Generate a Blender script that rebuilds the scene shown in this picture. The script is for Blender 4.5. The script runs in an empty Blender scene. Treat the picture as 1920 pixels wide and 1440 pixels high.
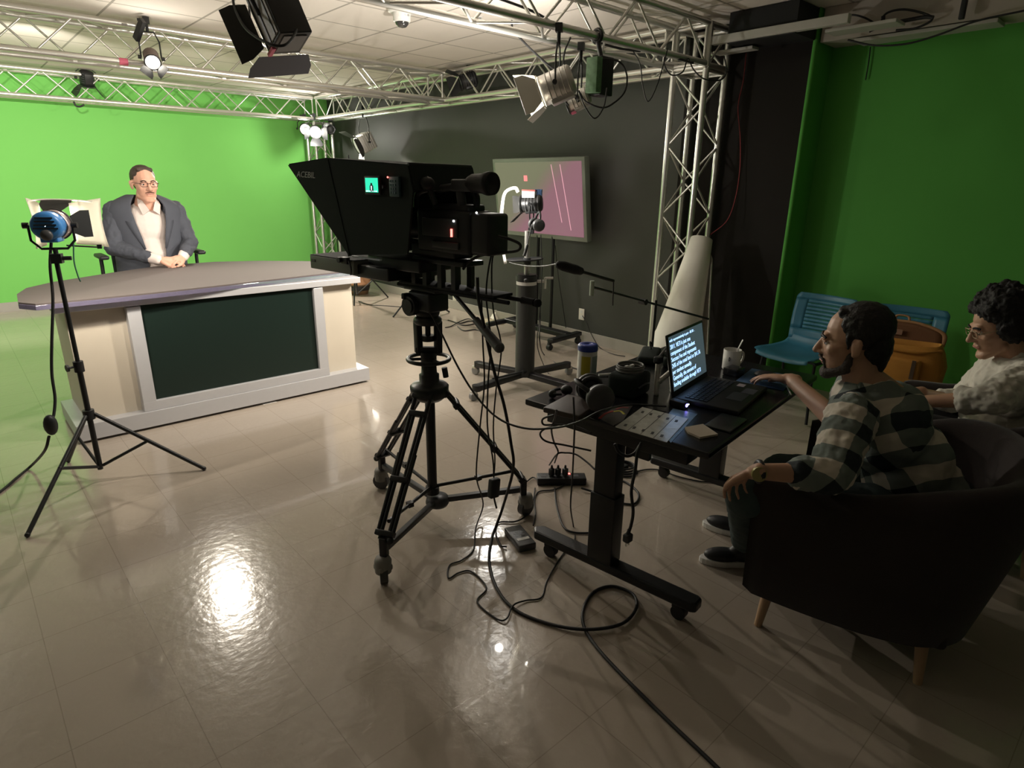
import bpy, bmesh, math, random
from mathutils import Vector, Matrix, Euler
random.seed(7)
S = bpy.context.scene
COL = S.collection
PI = math.pi
R = math.radians

# ---------------------------------------------------------------- camera
cam_d = bpy.data.cameras.new('camera'); cam = bpy.data.objects.new('camera', cam_d); COL.objects.link(cam)
S.camera = cam
cam_d.sensor_width = 36.0; cam_d.sensor_fit = 'HORIZONTAL'; cam_d.lens = 1156.56 / 1920 * 36.0
cam_d.clip_start = 0.05; cam_d.clip_end = 60
_yaw, _pit, _rol = 0.737751, 0.3143676, 0.01458615
_fw = Vector((math.sin(_yaw)*math.cos(_pit), math.cos(_yaw)*math.cos(_pit), -math.sin(_pit)))
_rt = Vector((math.cos(_yaw), -math.sin(_yaw), 0)); _up = _rt.cross(_fw)
_r2 = _rt*math.cos(_rol) + _up*math.sin(_rol); _u2 = -_rt*math.sin(_rol) + _up*math.cos(_rol)
_m = Matrix((_r2, _u2, -_fw)).transposed().to_4x4(); _m.translation = Vector((0, 0, 1.58))
cam.matrix_world = _m

# ---------------------------------------------------------------- world, colour management
w = bpy.data.worlds.new('world'); S.world = w; w.use_nodes = True
w.node_tree.nodes['Background'].inputs[0].default_value = (0.9, 0.95, 1.0, 1)
w.node_tree.nodes['Background'].inputs[1].default_value = 0.012
S.view_settings.view_transform = 'Standard'; S.view_settings.look = 'None'
S.view_settings.exposure = 0.78; S.view_settings.gamma = 1.0; S.view_settings.use_curve_mapping = False

# ---------------------------------------------------------------- lamps: (position, target, watts, cone, blend, radius, colour)
def spot(name, loc, target, watts, cone=70, blend=0.4, radius=0.05, color=(1, 0.93, 0.82)):
    l = bpy.data.lights.new(name, 'SPOT'); l.energy = watts; l.spot_size = R(cone); l.spot_blend = blend
    l.shadow_soft_size = radius; l.color = color
    o = bpy.data.objects.new(name, l); COL.objects.link(o); o.location = loc
    o.rotation_euler = (Vector(target) - Vector(loc)).to_track_quat('-Z', 'Y').to_euler()
    return o
WARM = (1.0, 0.90, 0.76)
# bare wash spots added behind the middle truss chord to brighten the green wall
spot('added_wall_wash', (-0.9, 6.40, 2.472), (-0.6, 9.65, 1.2), 72, 105, 0.5, 0.01)
spot('added_wall_wash', (0.9, 6.40, 2.472), (0.9, 9.65, 1.2), 90, 105, 0.5, 0.01)
spot('added_wall_wash', (2.5, 6.40, 2.472), (1.6, 9.65, 1.2), 26, 100, 0.7, 0.01)
# key and hair lamps
spot('key_light', (0.425, 3.795, 1.359), (1.22, 5.75, 1.35), 40, 165, 0.8, 0.035, WARM)
spot('big_key_light', (2.70, 3.02, 2.06), (1.9, 5.6, 0.3), 76, 105, 0.8, 0.06, WARM)
spot('hair_light', (1.46, 5.76, 2.36), (1.4, 2.4, 0.0), 62, 110, 0.8, 0.025, WARM)
spot('soft_unit_light', (1.286, 3.072, 2.226), (0.6, 5.0, 0.3), 44, 100, 0.7, 0.05, WARM)
spot('corner_light', (4.22, 8.92, 2.20), (3.0, 5.6, 0.0), 240, 95, 0.6, 0.05, WARM)
spot('pedestal_light', (3.12, 3.56, 1.42), (2.4, 6.6, 0.2), 45, 110, 0.8, 0.05, WARM)
# added fill near the lamps for ceiling and walls, plus one unseen at left
def glow(name, loc, watts, radius=0.12, color=(1, 0.95, 0.87)):
    l = bpy.data.lights.new(name, 'POINT'); l.energy = watts; l.shadow_soft_size = radius; l.color = color
    o = bpy.data.objects.new(name, l); COL.objects.link(o); o.location = loc; return o
spot('big_lamp_ceiling_fill', (2.70, 3.10, 1.98), (2.5, 4.2, 2.77), 46, 160, 0.6, 0.03)
glow('big_lamp_fill', (2.70, 3.08, 2.00), 3, 0.03)
spot('spotlight_ceiling_fill', (1.47, 5.74, 2.35), (1.5, 5.3, 2.77), 5, 160, 0.6, 0.03)
glow('pedestal_fill', (3.05, 3.62, 1.46), 12, 0.03)
glow('left_fill', (-1.1, 6.5, 2.20), 24, 0.1)  # added fill point out of view, stands for no lamp
glow('corner_fill', (4.18, 8.88, 2.20), 12, 0.03)

# ---------------------------------------------------------------- materials
MATS = {}
def mat(name, col, rough=0.5, metal=0.0, spec=0.5, emit=None, estr=0.0, bump=0.0, bscale=200.0, var=0.0, vscale=6.0, alpha=None, trans=0.0, coat=0.0, sheen=0.0):
    if name in MATS: return MATS[name]
    m = bpy.data.materials.new(name); m.use_nodes = True; MATS[name] = m
    n = m.node_tree.nodes; L = m.node_tree.links; b = n['Principled BSDF']
    b.inputs['Base Color'].default_value = (*col, 1); b.inputs['Roughness'].default_value = rough
    b.inputs['Metallic'].default_value = metal; b.inputs['Specular IOR Level'].default_value = spec
    b.inputs['Coat Weight'].default_value = coat; b.inputs['Transmission Weight'].default_value = trans
    b.inputs['Sheen Weight'].default_value = sheen
    if emit: b.inputs['Emission Color'].default_value = (*emit, 1); b.inputs['Emission Strength'].default_value = estr
    if alpha is not None: b.inputs['Alpha'].default_value = alpha
    if bump or var:
        tc = n.new('ShaderNodeTexCoord')
    if bump:
        nz = n.new('ShaderNodeTexNoise'); nz.inputs['Scale'].default_value = bscale; nz.inputs['Detail'].default_value = 3
        bp = n.new('ShaderNodeBump'); bp.inputs['Strength'].default_value = bump; bp.inputs['Distance'].default_value = 0.01
        L.new(tc.outputs['Object'], nz.inputs['Vector']); L.new(nz.outputs['Fac'], bp.inputs['Height']); L.new(bp.outputs['Normal'], b.inputs['Normal'])
    if var:
        nz = n.new('ShaderNodeTexNoise'); nz.inputs['Scale'].default_value = vscale; nz.inputs['Detail'].default_value = 4
        mx = n.new('ShaderNodeMix'); mx.data_type = 'RGBA'
        mx.inputs[6].default_value = (*[c*(1-var) for c in col], 1); mx.inputs[7].default_value = (*[min(1, c*(1+var)) for c in col], 1)
        L.new(tc.outputs['Object'], nz.inputs['Vector']); L.new(nz.outputs['Fac'], mx.inputs[0]); L.new(mx.outputs[2], b.inputs['Base Color'])
    return m
def nd(m, t, **kw):
    x = m.node_tree.nodes.new('ShaderNode'+t)
    for k, v in kw.items(): setattr(x, k, v)
    return x
def math_node(m, op, a, b=None, c=None):
    x = nd(m, 'Math', operation=op)
    for i, v in enumerate((a, b, c)):
        if v is None: continue
        if hasattr(v, 'links'): m.node_tree.links.new(v, x.inputs[i])
        else: x.inputs[i].default_value = v
    return x.outputs[0]
def grid_lines(m, coord, period, off, width):      # 1 on the line, 0 elsewhere
    t = math_node(m, 'DIVIDE', math_node(m, 'SUBTRACT', coord, off), period)
    f = math_node(m, 'FRACT', math_node(m, 'ADD', t, 100.5))
    d = math_node(m, 'ABSOLUTE', math_node(m, 'SUBTRACT', f, 0.5))
    return math_node(m, 'LESS_THAN', d, width/period/2)
def grid_mat(name, c1, cline, px, ox, py, oy, width, rough, var, bump, coat=0.0, spec=0.5):
    m = mat(name, c1, rough, spec=spec, coat=coat); n = m.node_tree; L = n.links; b = n.nodes['Principled BSDF']
    tc = nd(m, 'NewGeometry'); sp = nd(m, 'SeparateXYZ'); L.new(tc.outputs['Position'], sp.inputs[0])
    g = math_node(m, 'MAXIMUM', grid_lines(m, sp.outputs[0], px, ox, width), grid_lines(m, sp.outputs[1], py, oy, width))
    nz = nd(m, 'TexNoise'); nz.inputs['Scale'].default_value = 2.5; nz.inputs['Detail'].default_value = 6; nz.inputs['Roughness'].default_value = 0.6
    L.new(tc.outputs['Position'], nz.inputs['Vector'])
    nf = nd(m, 'TexNoise'); nf.inputs['Scale'].default_value = 90; nf.inputs['Detail'].default_value = 3; L.new(tc.outputs['Position'], nf.inputs['Vector'])
    mx = nd(m, 'Mix', data_type='RGBA'); mx.inputs[6].default_value = (*[c*(1-var) for c in c1], 1); mx.inputs[7].default_value = (*[c*(1+var) for c in c1], 1)
    L.new(math_node(m, 'ADD', math_node(m, 'MULTIPLY', nz.outputs['Fac'], 0.75), math_node(m, 'MULTIPLY', nf.outputs['Fac'], 0.25)), mx.inputs[0])
    m2 = nd(m, 'Mix', data_type='RGBA'); m2.inputs[7].default_value = (*cline, 1); L.new(g, m2.inputs[0]); L.new(mx.outputs[2], m2.inputs[6])
    L.new(m2.outputs[2], b.inputs['Base Color'])
    bp = nd(m, 'Bump'); bp.inputs['Strength'].default_value = bump; bp.inputs['Distance'].default_value = 0.004
    wv = nd(m, 'TexNoise'); wv.inputs['Scale'].default_value = 26; wv.inputs['Detail'].default_value = 4; L.new(tc.outputs['Position'], wv.inputs['Vector'])
    L.new(math_node(m, 'SUBTRACT', wv.outputs['Fac'], math_node(m, 'MULTIPLY', g, 0.6)), bp.inputs['Height']); L.new(bp.outputs['Normal'], b.inputs['Normal'])
    return m
M_FLOOR = grid_mat('waxed_vinyl_tile', (0.46, 0.395, 0.33), (0.33, 0.28, 0.23), 0.305, 0.596, 0.305, 2.165, 0.0028, 0.17, 0.10, 0.28, coat=0.35, spec=0.75)
M_CEIL = grid_mat('ceiling_tile', (0.78, 0.72, 0.66), (0.40, 0.37, 0.33), 0.6135, 3.07, 0.6135, 5.06, 0.018, 0.85, 0.04, 0.35, spec=0.2)
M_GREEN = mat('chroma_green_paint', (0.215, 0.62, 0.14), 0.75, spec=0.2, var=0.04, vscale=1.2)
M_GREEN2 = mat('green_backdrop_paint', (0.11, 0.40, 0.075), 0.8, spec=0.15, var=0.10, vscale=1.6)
M_BLACKW = mat('black_wall_paint', (0.062, 0.064, 0.058), 0.55, spec=0.35, var=0.12, vscale=2.0, bump=0.05, bscale=60)
M_BASE = mat('grey_rubber_baseboard', (0.42, 0.40, 0.36), 0.5, var=0.06)
M_ALU = mat('brushed_aluminium_tube', (0.78, 0.77, 0.73), 0.32, metal=0.85)
M_BLK = mat('black_painted_metal', (0.011, 0.012, 0.013), 0.40, spec=0.5)
M_BLKP = mat('black_plastic', (0.014, 0.015, 0.017), 0.5)
M_RUB = mat('black_rubber_cable', (0.012, 0.012, 0.013), 0.55)
M_DGREY = mat('dark_grey_metal', (0.06, 0.062, 0.066), 0.42)
M_GREY = mat('grey_metal', (0.30, 0.31, 0.32), 0.4, metal=0.3)
M_CHR = mat('chrome', (0.8, 0.8, 0.8), 0.18, metal=1.0)
M_SILV = mat('satin_silver', (0.62, 0.60, 0.57), 0.35, metal=0.7)
M_WHITE = mat('white_plastic', (0.78, 0.77, 0.74), 0.45)
M_CREAM = mat('cream_painted_metal', (0.80, 0.77, 0.68), 0.5)
M_PINK = mat('pink_tape', (0.75, 0.16, 0.25), 0.6)
M_BLUE = mat('blue_painted_metal', (0.05, 0.24, 0.62), 0.4)
M_LENS = mat('glowing_lens', (0.9, 0.9, 0.85), 0.2, emit=(1.0, 0.93, 0.80), estr=28.0)
M_LENSD = mat('dim_glowing_lens', (0.9, 0.9, 0.85), 0.2, emit=(1.0, 0.93, 0.82), estr=9.0)
M_CLOTHB = mat('black_hood_cloth', (0.020, 0.027, 0.024), 0.85, spec=0.2, bump=0.1, bscale=300)

# ---------------------------------------------------------------- mesh builder
def basis(z, up=(0, 0, 1)):
    z = Vector(z).normalized(); up = Vector(up)
    if abs(z.dot(up.normalized())) > 0.995: up = Vector((0, 1, 0)) if abs(z.y) < 0.9 else Vector((1, 0, 0))
    x = up.cross(z).normalized(); y = z.cross(x)
    return Matrix((x, y, z)).transposed()
def catmull(pts, k=6, closed=False):
    P_ = [Vector(p) for p in pts]; n = len(P_)
    if n < 3: return P_
    out = []
    rng = range(n) if closed else range(n-1)
    for i in rng:
        p1 = P_[i]; p2 = P_[(i+1) % n]
        p0 = P_[(i-1) % n] if closed or i > 0 else p1*2-p2
        p3 = P_[(i+2) % n] if closed or i+2 < n else p2*2-p1
        for j in range(k):
            t = j/k
            out.append(0.5*((2*p1)+(-p0+p2)*t+(2*p0-5*p1+4*p2-p3)*t*t+(-p0+3*p1-3*p2+p3)*t**3))
    if not closed: out.append(P_[-1])
    return out
class MB:
    def __init__(s, M=None): s.v = []; s.f = []; s.mi = []; s.sm = []; s.M = M or Matrix.Identity(4); s.mat = 0
    def add(s, vs, fs, smooth=False, M=None):
        T = s.M @ M if M is not None else s.M; o = len(s.v)
        s.v += [T @ Vector(v) for v in vs]; s.f += [tuple(i+o for i in f) for f in fs]
        s.mi += [s.mat]*len(fs); s.sm += [smooth]*len(fs); return s
    def box(s, c, d, M=None, rz=0, bev=0.0):
        x, y, z = d[0]/2, d[1]/2, d[2]/2
        T = Matrix.Translation(c) @ Matrix.Rotation(rz, 4, 'Z') if M is None else Matrix.Translation(c) @ M.to_4x4()
        if bev <= 0:
            vs = [(a, b, e) for e in (-z, z) for a, b in ((-x, -y), (x, -y), (x, y), (-x, y))]
            return s.add(vs, [(3, 2, 1, 0), (4, 5, 6, 7), (0, 1, 5, 4), (1, 2, 6, 5), (2, 3, 7, 6), (3, 0, 4, 7)], M=T)
        bm = bmesh.new(); bmesh.ops.create_cube(bm, size=1); bmesh.ops.scale(bm, vec=d, verts=bm.verts)
        bmesh.ops.bevel(bm, geom=bm.edges[:], offset=bev, segments=3, profile=0.5, affect='EDGES')
        bm.verts.index_update()
        s.add([v.co[:] for v in bm.verts], [tuple(v.index for v in f.verts) for f in bm.faces], True, M=T); bm.free(); return s
    def bar(s, a, b, w, h=None, up=(0, 0, 1), bev=0.0):
        a = Vector(a); b = Vector(b); B = basis(b-a, up)
        return s.box((a+b)/2, (w, h or w, (b-a).length), M=B, bev=bev)
    def cyl(s, a, b, r, r2=None, n=14, cap=True, smooth=True):
        a = Vector(a); b = Vector(b); r2 = r if r2 is None else r2; B = basis(b-a)
        vs = []
        for p, q in ((a, r), (b, r2)):
            vs += [p + B @ Vector((q*math.cos(2*PI*i/n), q*math.sin(2*PI*i/n), 0)) for i in range(n)]
        s.add(vs, [(i, (i+1) % n, n+(i+1) % n, n+i) for i in range(n)], smooth)
        if cap: s.add(vs, [tuple(reversed(range(n))), tuple(range(n, 2*n))])
        return s
    def tube(s, pts, r, n=8, k=6, closed=False, smooth_path=True):
        P_ = catmull(pts, k, closed) if smooth_path else [Vector(p) for p in pts]
        vs = []; m = len(P_); prev = None
        for i, p in enumerate(P_):
            if closed: t = P_[(i+1) % m]-P_[i-1]
            else: t = P_[min(i+1, m-1)]-P_[max(i-1, 0)]
            if t.length < 1e-9: t = Vector((0, 0, 1))
            t.normalize()
            if prev is None: B = basis(t); x = B.col[0]
            else: x = (prev - t*prev.dot(t)); x = x.normalized() if x.length > 1e-6 else basis(t).col[0]
            prev = x.copy(); y = t.cross(x)
            rr = r(i/(m-1)) if callable(r) else r
            vs += [p + x*rr*math.cos(2*PI*j/n) + y*rr*math.sin(2*PI*j/n) for j in range(n)]
        fs = []
        for i in range(m if closed else m-1):
            for j in range(n):
                a = i*n+j; b = i*n+(j+1) % n; c = ((i+1) % m)*n+(j+1) % n; d = ((i+1) % m)*n+j
                fs.append((a, b, c, d))
        s.add(vs, fs, True)
        if not closed: s.add(vs, [tuple(reversed(range(n))), tuple(range((m-1)*n, m*n))])
        return s
    def sph(s, c, r, n=16, M=None):
        r = (r, r, r) if not hasattr(r, '__len__') else r
        vs = [(0, 0, r[2])]; h = n//2
        for i in range(1, h):
            a = PI*i/h
            vs += [(r[0]*math.sin(a)*math.cos(2*PI*j/n), r[1]*math.sin(a)*math.sin(2*PI*j/n), r[2]*math.cos(a)) for j in range(n)]
        vs.append((0, 0, -r[2])); L_ = len(vs)-1
        fs = [(0, 1+j, 1+(j+1) % n) for j in range(n)]
        for i in range(h-2):
            fs += [(1+i*n+j, 1+(i+1)*n+j, 1+(i+1)*n+(j+1) % n, 1+i*n+(j+1) % n) for j in range(n)]
        fs += [(L_, 1+(h-2)*n+(j+1) % n, 1+(h-2)*n+j) for j in range(n)]
        T = Matrix.Translation(c) @ (M.to_4x4() if M is not None else Matrix.Identity(4))
        return s.add(vs, fs, True, M=T)
    def lathe(s, prof, M=None, n=24, smooth=True, arc=2*PI):
        vs = []; full = arc >= 2*PI-1e-6; k = n if full else n+1
        for r, z in prof: vs += [(r*math.cos(arc*j/n), r*math.sin(arc*j/n), z) for j in range(k)]
        fs = []
        for i in range(len(prof)-1):
            for j in range(n):
                fs.append((i*k+j, i*k+(j+1) % k, (i+1)*k+(j+1) % k, (i+1)*k+j))
        return s.add(vs, fs, smooth, M=M)
    def prism(s, poly, z0, z1, M=None, smooth=False):
        n = len(poly); vs = [(x, y, z0) for x, y in poly]+[(x, y, z1) for x, y in poly]
        return s.add(vs, [tuple(reversed(range(n))), tuple(range(n, 2*n))]+[(i, (i+1) % n, n+(i+1) % n, n+i) for i in range(n)], smooth, M=M)
    def torus(s, c, Rr, r, axis=(0, 0, 1), n=28, m=8, sx=1.0):
        B = basis(axis)
        return s.tube([Vector(c)+B @ Vector((Rr*sx*math.cos(2*PI*i/n), Rr*math.sin(2*PI*i/n), 0)) for i in range(n)], r, m, closed=True, smooth_path=False)
    def build(s, name, mats, parent=None, loc=None, bevel=0.0, origin=True):
        me = bpy.data.meshes.new(name); mats = mats if isinstance(mats, (list, tuple)) else [mats]
        off = Vector((0, 0, 0))
        if parent is None and s.v:
            if loc is not None: off = Vector(loc)
            else:
                lo = Vector([min(v[i] for v in s.v) for i in range(3)]); hi = Vector([max(v[i] for v in s.v) for i in range(3)])
                off = Vector(((lo.x+hi.x)/2, (lo.y+hi.y)/2, lo.z))
        me.from_pydata([(v-off)[:] for v in s.v], [], s.f)
        for m in mats: me.materials.append(m)
        me.polygons.foreach_set('material_index', s.mi); me.polygons.foreach_set('use_smooth', s.sm)
        me.validate(); me.update()
        o = bpy.data.objects.new(name, me); COL.objects.link(o)
        if parent is not None: o.parent = parent
        else: o.location = off
        if bevel > 0:
            b = o.modifiers.new('bevel', 'BEVEL'); b.width = bevel; b.segments = 2; b.limit_method = 'ANGLE'; b.angle_limit = R(40); b.harden_normals = False
        return o
def tag(o, label, cat, group=None, kind=None):
    o['label'] = label; o['category'] = cat
    if group: o['group'] = group
    if kind: o['kind'] = kind
    return o
def thing(name, label, cat, loc=(0, 0, 0), rz=0.0, group=None, quat=None):
    o = bpy.data.objects.new(name, None); COL.objects.link(o); o.location = loc; o.empty_display_size = 0.1
    if quat is not None: o.rotation_mode = 'QUATERNION'; o.rotation_quaternion = quat
    else: o.rotation_euler = (0, 0, rz)
    return tag(o, label, cat, group)
def structure(name, mb, m, **kw):
    o = mb.build(name, m, **kw); o['kind'] = 'structure'; return o
def text_mesh(name, body, size, m, parent, M, extrude=0.0006, align='LEFT', sx=1.0, shear=0.0):
    c = bpy.data.curves.new(name, 'FONT'); c.body = body; c.size = size; c.extrude = extrude; c.align_x = align; c.resolution_u = 3; c.shear = shear
    t = bpy.data.objects.new('tmp_text', c); COL.objects.link(t)
    dg = bpy.context.evaluated_depsgraph_get(); me = bpy.data.meshes.new_from_object(t.evaluated_get(dg))
    bpy.data.objects.remove(t); bpy.data.curves.remove(c)
    me.transform(Matrix.Diagonal((sx, 1, 1, 1))); me.transform(M); me.materials.clear(); me.materials.append(m); me.name = name
    o = bpy.data.objects.new(name, me); COL.objects.link(o); o.parent = parent
    return o
def copy_tree(o, parent=None):
    c = o.copy(); COL.objects.link(c)
    if parent is not None: c.parent = parent
    for ch in [x for x in o.children]: copy_tree(ch, c)
    return c

# ================================================================ the room
CEIL = 2.77; XW = 4.83; XG = 5.12; YF = 9.68
structure('floor', MB().box(((1.2, 3.9, -0.05)), (7.9, 11.9, 0.10)), M_FLOOR)
structure('ceiling', MB().box((1.2, 3.9, CEIL+0.05), (7.9, 11.9, 0.10)), M_CEIL)
structure('wall_far', MB().box((1.2, YF+0.06, CEIL/2), (8.0, 0.12, CEIL)), M_GREEN)
structure('wall_right', MB().box((XW+0.115, (3.22+YF)/2, CEIL/2), (0.22, YF-3.22, CEIL)), M_BLACKW)
structure('wall_right_pier', MB().box((XW+0.11, (2.2+3.22)/2, CEIL/2), (0.22, 1.02, CEIL)), mat('matt_black_curtain', (0.020, 0.018, 0.016), 0.9, spec=0.15, var=0.1, vscale=5))
g = MB(); g.box((XW+0.165, 2.197, CEIL/2), (0.33, 0.012, CEIL)); g.box((XG+0.05, 0.05, CEIL/2), (0.10, 4.3, CEIL))
g.cyl((XW+0.004, 2.197, 0), (XW+0.004, 2.197, CEIL-0.2), 0.016, n=10)
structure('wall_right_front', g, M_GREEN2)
structure('wall_left', MB().box((-2.76, 3.9, CEIL/2), (0.12, 11.9, CEIL)), mat('grey_wall_paint', (0.16, 0.16, 0.15), 0.7))
structure('wall_back', MB().box((1.2, -2.06, CEIL/2), (8.0, 0.12, CEIL)), mat('grey_wall_paint', (0.16, 0.16, 0.15), 0.7))
structure('baseboard_far', MB().box((1.0, YF-0.007, 0.055), (7.6, 0.014, 0.11)), M_BASE)
structure('baseboard_right', MB().box((XW-0.007, (2.2+YF)/2, 0.055), (0.014, YF-2.25, 0.11)), M_BASE, bevel=0.002)
# dropped soffit over the green corner and the dark recess in the ceiling beside it
structure('trim_1', MB().box((4.99, 0.1, 2.66), (0.26, 4.15, 0.215)), mat('soffit_plaster', (0.46, 0.42, 0.36), 0.8, var=0.05))
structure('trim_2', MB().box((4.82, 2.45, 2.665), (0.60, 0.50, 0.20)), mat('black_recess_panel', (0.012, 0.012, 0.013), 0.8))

# ---------------------------------------------------------------- box trusses
def truss(name, label, cat, a, b, side, up, w=0.285, h=0.285, pitch=0.285, group=None, rc=0.024, rb=0.0085, ends=True):
    """a, b: ends of the lower near chord; side: unit vector to the far chord; up: unit vector to the upper chord."""
    a = Vector(a); b = Vector(b); side = Vector(side)*w; up = Vector(up)*h; L_ = (b-a).length; d = (b-a)/L_
    t = thing(name, label, cat, a[:], group=group)
    C4 = [Vector((0, 0, 0)), side, side+up, up]
    for c in C4:
        MB().cyl(c, c+d*L_, rc, n=12).build('chord', M_ALU, t)
    for q in range(4):
        p0 = C4[q]; p1 = C4[(q+1) % 4]; m = MB(); n = max(2, int(round(L_/pitch))); st = L_/n
        ph = q % 2
        for i in range(n):
            u, v = (p0, p1) if (i+ph) % 2 == 0 else (p1, p0)
            m.cyl(u+d*(i*st), v+d*((i+1)*st), rb, n=6, cap=False)
        m.build('bracing', M_ALU, t)
    if ends:
        for e in (0.012, L_-0.012):
            m = MB()
            for q in range(4): m.cyl(C4[q]+d*e, C4[(q+1) % 4]+d*e, 0.011, n=8)
            m.build('end_frame', M_ALU, t)
    return t
ZL, ZH = 2.447, 0.275
TG = 'aluminium box truss overhead grid'
truss('lighting_truss', 'aluminium box truss running along the top of the bright green wall', 'truss', (-2.6, 9.20, ZL-0.012), (4.38, 9.20, ZL-0.012), (0, 1, 0), (0, 0, 1), h=0.275, w=0.26, group=TG)
truss('lighting_truss', 'aluminium box truss crossing mid ceiling with the lit spotlight and pink tape', 'truss', (-2.6, 6.06, ZL), (4.42, 6.06, ZL), (0, 1, 0), (0, 0, 1), h=0.272, w=0.27, group=TG)
truss('lighting_truss', 'aluminium box truss running above the black wall from corner to corner', 'truss', (4.48, 3.20, ZL+0.006), (4.40, 9.15, ZL-0.006), (1, 0, 0), (0, 0, 1), h=0.272, w=0.27, group=TG)
truss('lighting_truss', 'nearest overhead aluminium box truss, carrying cables and the big lit lamp', 'truss', (-1.2, 2.84, ZL+0.004), (4.47, 2.84, ZL+0.004), (0, 1, 0), (0, 0, 1), h=0.27, w=0.28, group=TG)
truss('truss_column', 'upright aluminium truss column behind the leaning paper roll', 'truss', (4.50, 2.84, 0.012), (4.50, 2.84, 2.42), (0, 1, 0), (1, 0, 0), w=0.285, h=0.275, pitch=0.26, group=TG)
truss('truss_column', 'white lit upright truss column in the corner between green and black walls', 'truss', (4.36, 9.17, 0.012), (4.36, 9.17, 2.40), (0, 1, 0), (1, 0, 0), w=0.26, h=0.27, pitch=0.26, group=TG)
# corner block braces seen where the column meets the trusses
t = thing('truss_corner_block', 'aluminium corner block joining column and overhead trusses at right', 'truss', (4.50, 2.84, 2.43))
for (x, y) in ((0, 0), (0.275, 0), (0, 0.285), (0.275, 0.285)): MB().cyl((x, y, 0), (x, y, 0.30), 0.024, n=12).build('corner_post', M_ALU, t)
m = MB()
for z in (0.012, 0.285):
    m.cyl((0, 0, z), (0.275, 0, z), 0.023, n=12); m.cyl((0, 0.285, z), (0.275, 0.285, z), 0.023, n=12); m.cyl((0.275, 0, z), (0.275, 0.285, z), 0.023, n=12); m.cyl((0, 0, z), (0, 0.285, z), 0.023, n=12)
m.cyl((0, 0, 0), (0.275, 0, 0.285), 0.01, n=8); m.cyl((0.275, 0, 0), (0.275, 0.285, 0.285), 0.01, n=8)
m.build('corner_frame', M_ALU, t)
# pink tape on the mid truss
tag(MB().cyl((1.30, 6.06, ZL), (1.36, 6.06, ZL), 0.0265, n=14).build('tape_band', M_PINK), 'pink tape wrapped round the middle truss under the lit spotlight', 'tape')
# white raceways under the soffit
def raceway(a, b, w, h, label, mt):
    o = MB().bar(a, b, w, h).build('cable_raceway', mt, bevel=0.004); tag(o, label, 'cable raceway', 'pale cable raceways under the soffit')
MRW = mat('off_white_raceway', (0.50, 0.49, 0.44), 0.55, var=0.08, vscale=12)
raceway((4.52, 2.82, 2.60), (4.52, 1.86, 2.60), 0.05, 0.055, 'long pale raceway running from the truss column over the dark wall', MRW)
raceway((4.70, 2.05, 2.57), (4.70, 1.62, 2.57), 0.16, 0.02, 'short pale raceway beneath the coiled ceiling cables', MRW)
raceway((4.95, 1.95, 2.535), (4.95, 1.15, 2.535), 0.18, 0.022, 'wide pale raceway under the soffit above the dark green wall', MRW)
raceway((4.68, 2.88, 2.545), (4.68, 2.56, 2.545), 0.10, 0.02, 'small pale raceway at the head of the truss column', MRW)

# ---------------------------------------------------------------- cables helper
def cable(label, pts, r=0.004, m=None, name='cable', cat='cable', group=None, k=7, n=7):
    o = MB().tube(pts, r, n, k).build(name, m or M_RUB); tag(o, label, cat, group); return o

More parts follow.
